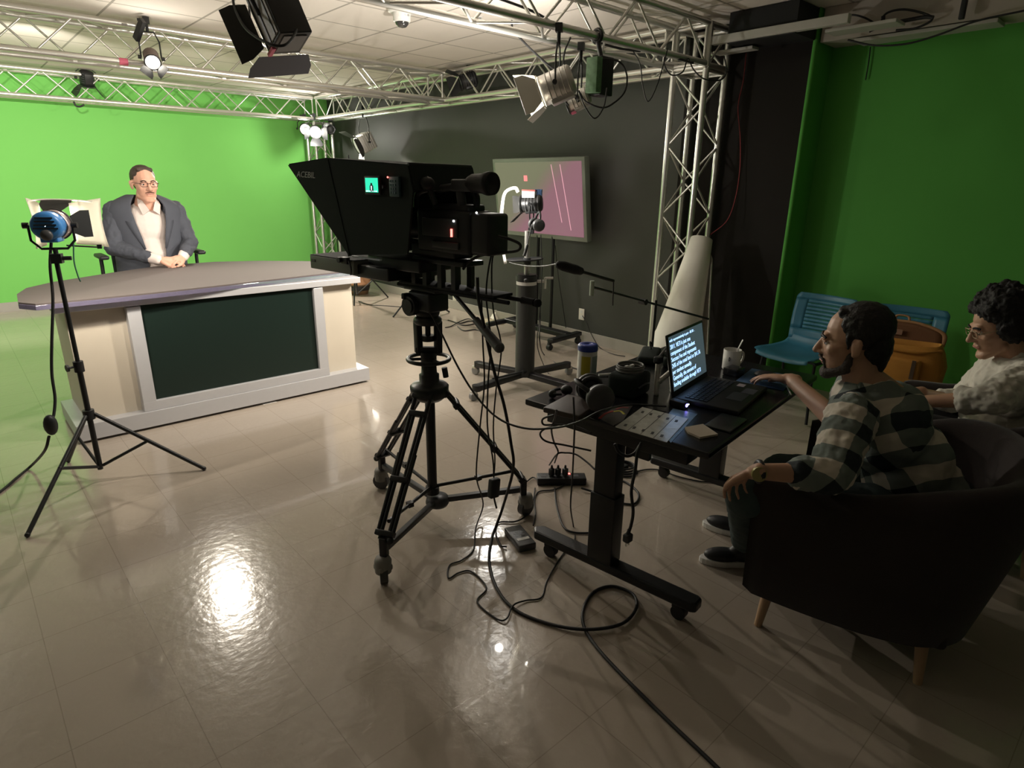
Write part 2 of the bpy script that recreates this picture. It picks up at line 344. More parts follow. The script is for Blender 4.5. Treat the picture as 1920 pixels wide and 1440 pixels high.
# ---------------------------------------------------------------- lamp fixtures
def barn_door(mb, wroot, wtip, length, thick=0.0025):
    """leaf in local xz plane hinged on x axis, extending +z"""
    poly = [(-wroot/2, 0), (wroot/2, 0), (wtip/2, length*0.55), (wtip/2, length), (-wtip/2, length), (-wtip/2, length*0.55)]
    mb.prism(poly, -thick/2, thick/2, M=Matrix(((1, 0, 0, 0), (0, 0, -1, 0), (0, 1, 0, 0), (0, 0, 0, 1))))
def lamp_fixture(label, loc, target, r=0.075, L_=0.16, body=M_BLK, lens=M_LENS, door=M_BLK, doors=(1, 1, 1, 1), flare=(35, 35, 35, 35), dl=0.13, dw=0.2,
                 yoke=M_BLK, hang=0.22, down=False, name='stage_lamp', clamp=True, finned=True, group=None, square=False, roll=0.0):
    q = (Vector(target)-Vector(loc)).to_track_quat('Z', 'Y')    # local +z points where the light goes
    t = thing(name, label, 'stage light', loc, quat=q @ Matrix.Rotation(roll, 3, 'Z').to_quaternion(), group=group)
    # world up in local
    Q = t.rotation_quaternion.inverted(); up = Q @ Vector((0, 0, 1))
    m = MB()
    if square:
        m.box((0, 0, -L_/2), (2*r, 2*r*0.8, L_), bev=0.008)
    else:
        m.lathe([(0.001, -L_), (r*0.8, -L_), (r*0.97, -L_*0.93), (r, -L_*0.85), (r, -0.002), (r*0.93, 0.0), (r*0.90, -0.012)], n=22)
        m.box((0, -r*0.85, -L_*0.55), (r*1.1, r*0.6, L_*0.7), bev=0.006)
    m.build('housing', body, t)
    if finned:
        m = MB()
        for i in range(5):
            z = -L_*(0.25+0.15*i)
            if square: m.box((0, 0, z), (2*r*1.06, 2*r*0.86, 0.006))
            else: m.torus((0, 0, z), r*1.0, 0.004, n=20, m=6)
        m.build('cooling_fin', M_DGREY if body is M_BLK else body, t)
    if square: MB().box((0, 0, 0.0), (1.8*r, 1.8*r*0.8, 0.006)).build('lens', lens, t)
    else: MB().sph((0, 0, -0.012), (r*0.86, r*0.86, 0.018), 18).build('lens', lens, t)
    rr = r*1.02
    fr = MB()
    fr.torus((0, 0, 0.004), rr*1.04, 0.006, n=24, m=6); fr.build('lens_ring', door, t)
    for i, on in enumerate(doors):
        if not on: continue
        a = i*PI/2; mb = MB(Matrix.Rotation(a, 4, 'Z') @ Matrix.Translation((0, rr*(0.8 if square and i % 2 == 0 else 1.0), 0.006)) @ Matrix.Rotation(-R(flare[i]), 4, 'X'))
        barn_door(mb, dw*0.62, dw, dl); mb.build('barn_door', door, t)
    # yoke in the plane of world up
    side = Vector((0, 0, 1)).cross(up); side = side.normalized() if side.length > 0.05 else Vector((1, 0, 0))
    sgn = -1 if down else 1
    base = up*sgn
    k = r*1.35
    pts = [side*k+Vector((0, 0, -L_*0.5)), side*k+base*(hang*0.45)+Vector((0, 0, -L_*0.5)), side*(k*0.6)+base*(hang*0.7)+Vector((0, 0, -L_*0.5)),
           -side*(k*0.6)+base*(hang*0.7)+Vector((0, 0, -L_*0.5)), -side*k+base*(hang*0.45)+Vector((0, 0, -L_*0.5)), -side*k+Vector((0, 0, -L_*0.5))]
    MB().tube(pts, 0.006, 6, 3, smooth_path=False).build('yoke', yoke, t)
    for s_ in (1, -1):
        c = side*s_*k+Vector((0, 0, -L_*0.5)); MB().cyl(c*0.97, c+side*s_*0.022, 0.014, n=10).build('tilt_knob', M_BLKP, t)
    if clamp:
        c = base*(hang*0.7)+Vector((0, 0, -L_*0.5)); e = base*hang+Vector((0, 0, -L_*0.5))
        mb = MB(); mb.cyl(c, e, 0.011, n=10); mb.box(e, (0.045, 0.04, 0.045), M=basis(base)); mb.cyl(e+side*0.02, e+side*0.06, 0.01, n=8)
        mb.build('clamp', M_BLK, t)
    return t
# lit spotlight on the middle truss, lens towards us
lamp_fixture('small lit spotlight with two dark flaps on the middle truss above the presenter', (1.49, 5.86, 2.44), (0.75, 2.2, 0.4), r=0.052, L_=0.17, body=mat('bronze_housing', (0.16, 0.12, 0.10), 0.45), dl=0.075, dw=0.10, flare=(30, 35, 30, 35), doors=(0, 1, 1, 0), hang=0.26, roll=0.9)
tag(MB().bar((1.46, 5.84, 2.77-0.05), (1.42, 5.95, 2.60), 0.03, 0.05).build('hook_clamp', M_BLK), 'black hook clamp above the lit spotlight on the middle truss', 'clamp')
# big lit lamp on the near truss
tb = lamp_fixture('big bright lamp with glowing white flaps hanging from the nearest truss', (2.82, 2.88, 2.10), (1.25, 4.9, 1.1), r=0.085, L_=0.20, body=M_SILV, lens=mat('hot_lens', (0.9, 0.9, 0.9), 0.2, emit=(1, 0.95, 0.86), estr=60.0), door=M_CREAM, dl=0.12, dw=0.21, flare=(20, 25, 20, 25), hang=0.30)
t = thing('lamp_ballast', 'black ballast box clamped to the nearest truss beside the big bright lamp', 'lamp ballast', (3.23, 2.80, 2.22))
MB().box((0.03, 0, 0.0), (0.12, 0.10, 0.22), bev=0.006).build('housing', M_BLKP, t)
MB().box((-0.05, -0.01, 0.0), (0.05, 0.09, 0.20), bev=0.004).build('circuit_panel', mat('green_panel', (0.10, 0.22, 0.10), 0.5, var=0.6, vscale=40), t)
m = MB(); m.cyl((0.02, 0, 0.11), (0.02, 0.03, 0.20), 0.014); m.torus((0.02, 0.04, 0.232), 0.036, 0.012, axis=(1, 0, 0), n=16); m.build('clamp', M_BLK, t)
t = lamp_fixture('unlit silver lamp with pink tape hanging behind the ballast box', (3.16, 2.98, 2.07), (2.1, 4.6, 1.3), r=0.055, L_=0.15, body=M_SILV, lens=M_DGREY, doors=(0, 0, 0, 0), hang=0.3)
MB().box((0.01, -0.065, -0.02), (0.03, 0.012, 0.03)).build('tape_tab', M_PINK, t)
# corner lamps on the far column
lamp_fixture('lit corner lamp at left, on the far truss column', (4.27, 9.28, 2.29), (3.0, 6.0, 1.7), r=0.075, L_=0.14, body=M_DGREY, lens=M_LENS, doors=(0, 0, 0, 0), hang=0.18, group='lit lamps on the far column')
lamp_fixture('lit corner lamp at right with dark flaps, on the far truss column', (4.30, 9.02, 2.24), (3.0, 6.0, 1.5), r=0.08, L_=0.15, body=M_BLK, lens=M_LENS, doors=(0, 1, 1, 1), dl=0.12, dw=0.17, flare=(50, 40, 50, 40), hang=0.22, group='lit lamps on the far column')
lamp_fixture('grey unlit lamp at the head of the far truss column', (4.46, 8.86, 2.28), (4.0, 6.0, 1.4), r=0.06, L_=0.16, body=M_GREY, lens=M_DGREY, doors=(0, 0, 0, 0), hang=0.15)
# lamp hanging on the black wall side
t = lamp_fixture('pale square lamp with one open flap hanging in front of the black wall', (4.38, 7.95, 2.03), (3.2, 8.1, 1.45), r=0.13, L_=0.2, body=M_SILV, lens=mat('dull_glass', (0.3, 0.3, 0.3), 0.2), door=M_BLK, doors=(1, 0, 1, 1), dl=0.17, dw=0.24, flare=(50, 50, 60, 50), hang=0.44, square=True)
MB().box((0.03, -0.112, -0.06), (0.06, 0.005, 0.06)).build('tape_tab', M_PINK, t)
MB().box((0.0, 0.112, -0.12), (0.16, 0.005, 0.08)).build('label_plate', M_WHITE, t)
# black fixtures sitting in trusses
lamp_fixture('black unlit lamp inside the far truss above the bright green wall', (1.62, 9.26, 2.60), (1.6, 9.6, 1.6), r=0.075, L_=0.16, lens=M_BLK, doors=(0, 1, 0, 1), hang=0.14)
lamp_fixture('black unlit lamp clamped on the truss above the black wall', (4.46, 5.80, 2.60), (3.4, 6.4, 2.2), r=0.075, L_=0.18, lens=M_BLK, doors=(1, 1, 0, 0), hang=0.16)
# large unit in the foreground, hanging from the near truss, aimed away at the desk
q = Matrix(((-0.9829, -0.1825, 0.0251), (-0.0449, 0.3696, 0.9281), (-0.1786, 0.9111, -0.3715))).to_quaternion()
t = thing('soft_light', 'large black light unit with barn doors hanging nearest the camera', 'stage light', (1.285, 3.043, 2.238), quat=q)
MB().box((0, 0, -0.085), (0.15, 0.26, 0.17), bev=0.006).build('housing', M_BLK, t)
for s_ in (1, -1):
    MB().box((s_*0.077, 0, -0.085), (0.006, 0.23, 0.14)).build('side_panel', mat('grey_side_panel', (0.42, 0.41, 0.38), 0.45), t)
    for z in (-0.135, -0.075, -0.03): MB().box((s_*0.081, 0, z), (0.006, 0.23, 0.008)).build('vent_slat', M_BLK, t)
MB().box((0.0, -0.132, -0.09), (0.11, 0.006, 0.12)).build('bottom_panel', mat('grey_bottom_panel', (0.17, 0.165, 0.17), 0.45), t)
MB().box((0.072, -0.132, -0.03), (0.018, 0.012, 0.06)).build('tape_tab', M_PINK, t)
MB().box((0, 0, 0.0), (0.13, 0.23, 0.01)).build('lens', mat('unlit_tube_panel', (0.25, 0.25, 0.25), 0.3), t)
for i, (fl, rr, w_, l_) in enumerate(((45, 0.135, 0.16, 0.10), (30, 0.080, 0.24, 0.11), (14, 0.135, 0.30, 0.12), (48, 0.080, 0.24, 0.12))):
    mb = MB(Matrix.Rotation(i*PI/2, 4, 'Z') @ Matrix.Translation((0, rr, 0.006)) @ Matrix.Rotation(-R(fl), 4, 'X')); barn_door(mb, w_*0.8, w_, l_, 0.003)
    mb.build('barn_door', mat('dark_blue_grey_flap', (0.085, 0.085, 0.11), 0.5) if i == 2 else M_BLK, t)
Qi = q.inverted()
m = MB(); m.tube([Vector((-0.085, 0.0, -0.08)), Vector((-0.10, 0.10, -0.10)), Vector((-0.06, 0.18, -0.12)), Vector((0.06, 0.18, -0.12)), Vector((0.10, 0.10, -0.10)), Vector((0.085, 0.0, -0.08))], 0.008, 8); m.build('yoke', M_BLK, t)
MB().sph((-0.092, 0.0, -0.09), (0.018, 0.026, 0.022), 10).build('tilt_knob', M_BLKP, t)
m = MB(); c_ = Vector((0, 0.18, -0.12)); m.cyl(c_, c_+Qi @ Vector((0.0, 0.02, 0.08)), 0.014); m.box(c_+Qi @ Vector((0, 0.02, 0.09)), (0.04, 0.04, 0.04)); m.build('clamp', M_BLK, t)
cable('black power cable looping under the large foreground light unit', [(1.178, 3.186, 2.374), (1.150, 3.105, 2.293), (1.135, 2.958, 2.187), (1.156, 2.810, 2.119), (1.202, 2.762, 2.108), (1.262, 2.797, 2.148), (1.334, 2.879, 2.226), (1.372, 2.923, 2.274)], 0.006)
cable('black safety cable drooping left of the large foreground light unit', [(1.296, 3.306, 2.407), (1.260, 3.226, 2.310), (1.253, 3.201, 2.240), (1.273, 3.156, 2.178), (1.295, 3.125, 2.155)], 0.005)
# ceiling dome camera, sprinkler, smoke detector strip
t = thing('dome_camera', 'white dome security camera on the ceiling tile', 'security camera', (2.80, 4.33, 2.77))
MB().lathe([(0.001, -0.0005), (0.098, -0.0005), (0.098, -0.018), (0.085, -0.026), (0.001, -0.026)], n=28).build('mount_plate', M_WHITE, t)
MB().lathe([(0.066, -0.02), (0.062, -0.075), (0.054, -0.085), (0.048, -0.085)], n=28).build('camera_body', M_WHITE, t)
MB().lathe([(0.050, -0.080), (0.046, -0.098), (0.030, -0.115), (0.001, -0.122)], n=24).build('dome', mat('smoked_dome', (0.12, 0.12, 0.12), 0.08, metal=0.6), t)
text_mesh('lettering', '11-05', 0.018, M_DGREY, t, Matrix.Translation((-0.018, -0.063, -0.052)) @ Matrix.Rotation(R(90), 4, 'X') @ Matrix.Rotation(R(0), 4, 'Y'))
t = thing('sprinkler_head', 'small metal sprinkler head in the ceiling right of the dome camera', 'sprinkler', (3.33, 4.08, 2.77))
MB().cyl((0, 0, -0.002), (0, 0, -0.008), 0.022).build('escutcheon', M_WHITE, t)
m = MB(); m.cyl((0, 0, -0.006), (0, 0, -0.04), 0.008); m.cyl((0, 0, -0.045), (0, 0, -0.048), 0.018); m.cyl((0.01, 0, -0.02), (0.012, 0, -0.045), 0.003, n=6); m.cyl((-0.01, 0, -0.02), (-0.012, 0, -0.045), 0.003, n=6); m.build('nozzle', M_GREY, t)

# ================================================================ news desk
t = thing('news_desk', 'silver and beige anchor desk with a big black front screen and boat-shaped grey top', 'desk', (1.38, 4.75, 0))
def dl(mb): mb.M = Matrix.Translation((-1.38, -4.75, 0)); return mb
M_BEIGE = mat('beige_laminate', (0.56, 0.50, 0.41), 0.45, var=0.03)
M_DFR = mat('silver_laminate', (0.50, 0.50, 0.52), 0.38, metal=0.2, var=0.03, vscale=30)
m = dl(MB()); m.box((1.39, 4.74, 0.46), (1.88, 0.54, 0.72)); m.build('desk_body', M_BEIGE, t, bevel=0.004)
m = dl(MB()); m.box((1.39, 4.70, 0.07), (2.02, 0.62, 0.105)); m.build('plinth', M_DFR, t, bevel=0.003)
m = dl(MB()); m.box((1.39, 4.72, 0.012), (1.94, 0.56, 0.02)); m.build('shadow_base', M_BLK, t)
m = dl(MB()); m.box((1.41, 4.435, 0.155), (1.30, 0.07, 0.065)); m.box((0.80, 4.435, 0.50), (0.078, 0.07, 0.63)); m.box((2.02, 4.435, 0.50), (0.075, 0.07, 0.63)); m.build('screen_frame', M_DFR, t, bevel=0.003)
m = dl(MB()); m.box((1.41, 4.447, 0.50), (1.16, 0.04, 0.64)); m.build('screen', mat('black_glass_screen', (0.012, 0.022, 0.018), 0.22, spec=0.3), t)
m = dl(MB()); m.box((1.38, 4.65, 0.845), (1.98, 0.52, 0.045)); m.build('top_rail', M_DFR, t, bevel=0.003)
outl = [(.255, 4.56), (.235, 4.25), (.30, 4.14), (.6, 4.15), (.9, 4.165), (1.22, 4.20), (1.78, 4.28), (2.23, 4.345), (2.50, 4.36), (2.56, 4.43), (2.55, 4.56), (2.48, 4.85), (2.30, 5.06), (1.97, 5.33), (1.64, 5.48), (1.22, 5.46), (.87, 5.25), (.48, 4.98), (.32, 4.79)]
outl = [(x*1.038, y*1.038) for x, y in outl]
m = dl(MB()); m.prism(outl, 0.868, 0.895); m.build('acrylic_edge_slab', mat('violet_acrylic', (0.66, 0.60, 0.90), 0.03, metal=0.0, trans=0.8, spec=0.8), t, bevel=0.002)
m = dl(MB()); m.prism([(1.43+(x-1.43)*0.998, 4.96+(y-4.96)*0.997) for x, y in outl], 0.8955, 0.905); m.build('desktop', mat('grey_felt_top', (0.10, 0.082, 0.078), 0.8, bump=0.06, bscale=250, var=0.05), t)
for i, (x, y) in enumerate(((1.570, 4.413, 0.001)[:2], (2.085, 4.444, 0.001)[:2])):
    tag(MB().box((x, y, 0.0012), (0.10, 0.035, 0.0016)).build('floor_tape', M_WHITE), ('white tape mark on the floor in front of the desk centre', 'white tape mark on the floor near the right foot of the desk')[i], 'tape mark')

# ================================================================ people
SKIN1 = mat('rosy_skin', (0.72, 0.40, 0.29), 0.5, var=0.05, vscale=30)
SKIN2 = mat('tan_skin', (0.50, 0.29, 0.19), 0.5, var=0.06, vscale=30)
def cap(a, b, ra, rb=None): return ('c', Vector(a), Vector(b), ra, ra if rb is None else rb)
def ell(c, r, M=None): return ('e', Vector(c), r, M)
def blob(name, prims, mats, parent, voxel=0.006, smooth=6, M=None, disp=0.0, dscale=0.05):
    mb = MB()
    for p in prims:
        if p[0] == 'c':
            _, a, b, ra, rb = p
            mb.sph(a, ra, 12); mb.sph(b, rb, 12)
            if (b-a).length > 1e-4: mb.cyl(a, b, ra, rb, n=14)
        else: mb.sph(p[1], p[2], 18, M=p[3])
    if M is not None: mb.v = [M @ v for v in mb.v]
    mb.sm = [True]*len(mb.sm)
    o = mb.build(name, mats, parent)
    r = o.modifiers.new('remesh', 'REMESH'); r.mode = 'VOXEL'; r.voxel_size = voxel; r.use_smooth_shade = True
    if smooth: s_ = o.modifiers.new('smooth', 'SMOOTH'); s_.iterations = smooth; s_.factor = 0.5
    if disp:
        tx = bpy.data.textures.get('fold_%g' % dscale) or bpy.data.textures.new('fold_%g' % dscale, 'CLOUDS'); tx.noise_scale = dscale
        d = o.modifiers.new('folds', 'DISPLACE'); d.texture = tx; d.strength = disp; d.mid_level = 0.5
    return o
def head_prims(beard=0.0):
    P_ = [ell((0, -0.012, 0.035), (0.074, 0.096, 0.088)), ell((0, 0.026, -0.02), (0.066, 0.068, 0.085)), ell((0, 0.034, -0.066), (0.055, 0.055, 0.048)),
          ell((0, 0.078, -0.108), (0.022, 0.020, 0.018)), cap((-0.047, 0.010, -0.078), (-0.016, 0.072, -0.106), 0.019), cap((0.047, 0.010, -0.078), (0.016, 0.072, -0.106), 0.019),
          cap((-0.032, 0.080, 0.022), (0.032, 0.080, 0.022), 0.012), cap((0, 0.092, 0.010), (0, 0.112, -0.030), 0.007, 0.0125), ell((-0.012, 0.098, -0.036), (0.009, 0.010, 0.007)), ell((0.012, 0.098, -0.036), (0.009, 0.010, 0.007)),
          ell((-0.043, 0.055, -0.022), (0.020, 0.025, 0.022)), ell((0.043, 0.055, -0.022), (0.020, 0.025, 0.022)),
          cap((-0.017, 0.088, -0.060), (0.017, 0.088, -0.060), 0.0075), cap((-0.013, 0.087, -0.071), (0.013, 0.087, -0.071), 0.0075),
          cap((0, -0.02, -0.06), (0, -0.035, -0.17), 0.056, 0.060)]
    for s_ in (1, -1):
        Me = Matrix.Rotation(s_*R(18), 3, 'Z')
        P_ += [ell((s_*0.081, -0.010, -0.006), (0.007, 0.019, 0.032), Me), ell((s_*0.087, -0.018, 0.006), (0.005, 0.012, 0.021), Me), ell((s_*0.078, -0.003, -0.028), (0.007, 0.009, 0.012))]
    return P_
def xf(prims, M):
    sc = M.to_scale()[0]; R3 = M.to_3x3().normalized(); out = []
    for p in prims:
        if p[0] == 'c': out.append(('c', M @ p[1], M @ p[2], p[3]*sc, p[4]*sc))
        else: out.append(('e', M @ p[1], tuple(q*sc for q in p[2]), R3 @ (p[3] if p[3] is not None else Matrix.Identity(3))))
    return out
def hand_prims(wr, fdir, back, sc=1.0, curl=(20, 25, 30, 35), thumb_side=1, bend=(1, 1, 1), thumb_in=0.3):
    """wrist point, finger direction, back-of-hand normal; thumb_side +1/-1 along fdir x back"""
    f = Vector(fdir).normalized(); b = Vector(back).normalized(); b = (b-f*b.dot(f)).normalized(); s_ = f.cross(b)*thumb_side
    F = Matrix((f, s_, b)).transposed()
    P_ = []
    W = Vector(wr)
    def L(x, y, z): return W + F @ Vector((x*sc, y*sc, z*sc))
    P_.append(ell(L(0.045, 0, 0), (0.050*sc, 0.038*sc, 0.016*sc), F)); P_.append(ell(L(0.066, 0.004, 0), (0.030*sc, 0.041*sc, 0.013*sc), F)); P_.append(cap(L(-0.02, 0, 0), L(0.02, 0, 0), 0.026*sc, 0.024*sc))
    ln = ((0.045, 0.027, 0.021), (0.050, 0.031, 0.023), (0.046, 0.028, 0.022), (0.036, 0.021, 0.018))
    for i in range(4):
        y = 0.030-0.020*i; p = Vector((0.090-0.004*abs(i-1), y, 0)); a = 0.0; prev = p
        for j in range(3):
            a += R(curl[i]*bend[j]*(0.8 if j == 0 else 1.1)); q_ = prev+Vector((math.cos(a), -0.04*(i-1), -math.sin(a)))*ln[i][j]
            P_.append(cap(L(*prev), L(*q_), (0.0095-0.001*j-0.0006*i)*sc, (0.0088-0.001*j-0.0006*i)*sc)); prev = q_
    p0 = Vector((0.022, 0.026, -0.004)); p1 = Vector((0.055, 0.052, -0.012)); p2 = p1+Vector((0.030, 0.016-0.03*thumb_in, -0.010)); p3 = p2+Vector((0.024, 0.004-0.03*thumb_in, -0.008))
    P_ += [cap(L(*p0), L(*p1), 0.015*sc, 0.012*sc), cap(L(*p1), L(*p2), 0.0115*sc, 0.0105*sc), cap(L(*p2), L(*p3), 0.0105*sc, 0.008*sc)]
    return P_
def head_matrix(loc, yaw, pitch=0, roll=0, sc=1.0):
    return Matrix.Translation(loc) @ Matrix.Rotation(R(yaw), 4, 'Z') @ Matrix.Rotation(R(pitch), 4, 'X') @ Matrix.Rotation(R(roll), 4, 'Y') @ Matrix.Scale(sc, 4)
M_LIP = mat('pink_lips', (0.50, 0.20, 0.17), 0.45)
M_EYE = mat('eye_white', (0.55, 0.5, 0.47), 0.2); M_IRIS = mat('dark_iris', (0.03, 0.02, 0.015), 0.15)
def face_parts(t, HM, hairm, brow=True, glasses=None, closed=False):
    for s_ in (1, -1):
        o = MB(HM).sph((s_*0.030, 0.0720, 0.000), 0.0128, 12).build('eye', M_EYE, t)
        MB(HM).sph((s_*0.030, 0.0805, 0.000 if not closed else -0.004), 0.0062, 10).build('iris', M_IRIS, o)
        MB(HM).tube([(s_*0.018, 0.0875, 0.0065), (s_*0.030, 0.0905, 0.0095), (s_*0.043, 0.0815, 0.0060)], 0.0036, 6, 4).build('eyelid', SKIN1 if hairm.name.startswith('brown') else SKIN2, t)
        if brow: MB(HM).tube([(s_*0.014, 0.0935, 0.020), (s_*0.030, 0.0930, 0.0265), (s_*0.048, 0.081, 0.020)], 0.0042, 6, 4).build('eyebrow', hairm, t)
    m = MB(HM); m.tube([(-0.022, 0.0875, -0.0655), (-0.010, 0.0955, -0.063), (0, 0.0965, -0.0645), (0.010, 0.0955, -0.063), (0.022, 0.0875, -0.0655)], 0.0036, 6, 4); m.build('lips', M_LIP, t)
    if glasses:
        m = MB(HM)
        for s_ in (1, -1):
            sq = lambda c: (1 if c >= 0 else -1)*abs(c)**0.55
            pts = [(s_*(0.032+0.024*sq(math.cos(a))), 0.103-0.006*abs(math.cos(a)), 0.000+0.0145*sq(math.sin(a))) for a in [2*PI*i/24 for i in range(24)]]
            m.tube(pts, 0.0018, 6, 1, closed=True, smooth_path=False)
            m.tube([(s_*0.054, 0.098, 0.006), (s_*0.074, 0.07, 0.008), (s_*0.082, -0.005, 0.008)], 0.0017, 6)
        m.tube([(-0.009, 0.104, 0.004), (0, 0.108, 0.008), (0.009, 0.104, 0.004)], 0.0018, 6)
        m.build('glasses', glasses, t)
def loft_shell(name, secs, m, parent, n=40, thick=0.012, fwd=-PI/2, M=None):
    """secs: (z, cx, cy, a, b, open_half_angle); open towards fwd"""
    vs = []; fs = []
    for (z, cx, cy, a, b, op) in secs:
        for j in range(n+1):
            th = fwd+op+(2*PI-2*op)*j/n
            vs.append((cx+a*math.cos(th), cy+b*math.sin(th), z))
    k = n+1
    for i in range(len(secs)-1):
        for j in range(n): fs.append((i*k+j, i*k+j+1, (i+1)*k+j+1, (i+1)*k+j))
    mb = MB(M); mb.add(vs, fs, True); o = mb.build(name, m, parent)
    s_ = o.modifiers.new('solid', 'SOLIDIFY'); s_.thickness = thick; s_.offset = 1
    s2_ = o.modifiers.new('sub', 'SUBSURF'); s2_.levels = 1; s2_.render_levels = 2
    return o

# ---------------------------------------------------------------- the presenter, seated behind the desk
px_, py_ = 1.262, 5.76
t = thing('person', 'man in dark grey jacket and white shirt seated behind the anchor desk, hands clasped', 'person', (px_, py_, 0.50))
o_ = Matrix.Translation((-px_, -py_, -0.50))
HM = o_ @ head_matrix((px_+0.014, 5.68, 1.535), 184, -2, 0, 1.11)
JL = dict(sh=(px_+0.225, 5.77, 1.330), el=(px_+0.285, 5.68, 1.07), wr=(px_+0.16, 5.47, 0.975)); JR = dict(sh=(px_-0.210, 5.77, 1.330), el=(px_-0.275, 5.68, 1.06), wr=(px_-0.02, 5.46, 0.965))
body = xf(head_prims(), HM)
B_ = [cap((px_+0.008, 5.73, 1.42), (px_, 5.76, 1.30), 0.065, 0.09), ell((px_, 5.78, 1.20), (0.17, 0.11, 0.17)), ell((px_, 5.77, 0.95), (0.165, 0.125, 0.2)), ell((px_, 5.80, 0.72), (0.18, 0.14, 0.12)),
      cap((px_-0.1, 5.75, 0.66), (px_-0.13, 5.32, 0.66), 0.08, 0.06), cap((px_+0.1, 5.75, 0.66), (px_+0.13, 5.32, 0.66), 0.08, 0.06), cap((px_-0.13, 5.32, 0.64), (px_-0.13, 5.36, 0.26), 0.055, 0.04), cap((px_+0.13, 5.32, 0.64), (px_+0.13, 5.36, 0.26), 0.055, 0.04)]
for J in (JL, JR): B_ += [cap(J['sh'], J['el'], 0.048, 0.04), cap(J['el'], J['wr'], 0.042, 0.028)]
B_ += hand_prims(JL['wr'], (-0.75, -0.45, -0.08), (0.1, -0.35, 1), 1.08, (35, 38, 40, 42), -1)
B_ += hand_prims(JR['wr'], (0.85, -0.26, -0.02), (0.0, -0.45, 0.9), 1.08, (22, 24, 28, 30), 1)
blob('body', body+xf(B_, o_), SKIN1, t, 0.005, 4)
HAIR1 = mat('brown_hair', (0.055, 0.035, 0.025), 0.6, bump=0.5, bscale=60)
blob('hair', xf([ell((0, -0.024, 0.052), (0.080, 0.094, 0.079)), cap((-0.040, 0.036, 0.098), (0.040, 0.036, 0.100), 0.016), ell((-0.060, -0.034, 0.042), (0.018, 0.040, 0.040)), ell((0.060, -0.034, 0.042), (0.018, 0.040, 0.040)), ell((0, -0.06, 0.0), (0.057, 0.050, 0.06))], HM), HAIR1, t, 0.005, 3)
face_parts(t, HM, HAIR1, glasses=mat('brown_glasses_frame', (0.06, 0.03, 0.03), 0.3))
blob('moustache', xf([cap((0, 0.1005, -0.050), (-0.027, 0.090, -0.056), 0.0062, 0.0035), cap((0, 0.1005, -0.050), (0.027, 0.090, -0.056), 0.0062, 0.0035)], HM), mat('auburn_moustache', (0.13, 0.055, 0.035), 0.7), t, 0.0025, 1)
SHIRT1 = mat('white_shirt_cotton', (0.80, 0.70, 0.66), 0.75)
sh = blob('shirt', xf([ell((px_, 5.765, 1.20), (0.18, 0.135, 0.20)), ell((px_, 5.755, 0.96), (0.18, 0.155, 0.22)), cap((px_+0.015, 5.745, 1.36), (px_+0.02, 5.735, 1.385), 0.082, 0.078)]
     + [cap(Vector(J['wr'])+(Vector(J['el'])-Vector(J['wr']))*0.02, Vector(J['wr'])+(Vector(J['el'])-Vector(J['wr']))*0.22, 0.040, 0.043) for J in (JL, JR)], o_), SHIRT1, t, 0.007, 4, disp=0.006, dscale=0.06)
m = MB(o_)
for s_ in (1, -1):
    m.add([(px_+0.02+s_*0.012, 5.625, 1.335), (px_+0.02+s_*0.060, 5.640, 1.30), (px_+0.02+s_*0.080, 5.665, 1.375), (px_+0.02+s_*0.070, 5.70, 1.425), (px_+0.02+s_*0.045, 5.66, 1.41)], [(0, 1, 2, 3, 4)])
c_ = m.build('collar', SHIRT1, sh); md = c_.modifiers.new('solid', 'SOLIDIFY'); md.thickness = 0.006; md.offset = 0
JACK = mat('charcoal_suit_wool', (0.075, 0.082, 0.105), 0.85, bump=0.15, bscale=260, var=0.10, vscale=9)
secs = [(0.78, .255, .185, 16), (0.92, .250, .190, 13), (1.04, .245, .185, 17), (1.14, .255, .178, 20), (1.24, .268, .165, 24), (1.33, .268, .148, 27), (1.385, .235, .125, 29), (1.425, .150, .105, 35), (1.448, .098, .092, 42)]
jk = loft_shell('jacket', [(z-0.5, 0, 0.01 if z < 1.3 else -0.005, a, b, R(op)) for z, a, b, op in secs], JACK, t, thick=0.012)
m = MB()
for s_ in (1, -1):
    vs = []; rows = [(1.04, .250, .195, 17, 3), (1.14, .261, .190, 20, 10), (1.24, .274, .178, 24, 15), (1.31, .274, .162, 26, 16), (1.325, .273, .160, 27, 22), (1.385, .241, .137, 29, 18), (1.43, .154, .114, 35, 22)]
    for z, a, b, op, w_ in rows:
        for q_ in (0, 1):
            th = -PI/2+s_*R(op+w_*q_-1); vs.append((a*math.cos(th), 0.008+b*math.sin(th), z-0.5))
    m.add(vs, [(2*i, 2*i+1, 2*i+3, 2*i+2) for i in range(len(rows)-1)], True)
lp = m.build('lapel', JACK, jk); md = lp.modifiers.new('solid', 'SOLIDIFY'); md.thickness = 0.006; md.offset = 0
sl = []
for J in (JL, JR):
    S_, E_, W_ = (Vector(J[k]) for k in ('sh', 'el', 'wr'))
    sl += [cap(S_+Vector((0, 0, 0.0)), E_, 0.078, 0.064), cap(E_, W_+(E_-W_)*0.20, 0.066, 0.046), ell(S_*0.8+Vector((px_, 5.77, 1.30))*0.2, (0.085, 0.075, 0.06))]
blob('sleeves', xf(sl, o_), JACK, jk, 0.008, 3, disp=0.022, dscale=0.05)
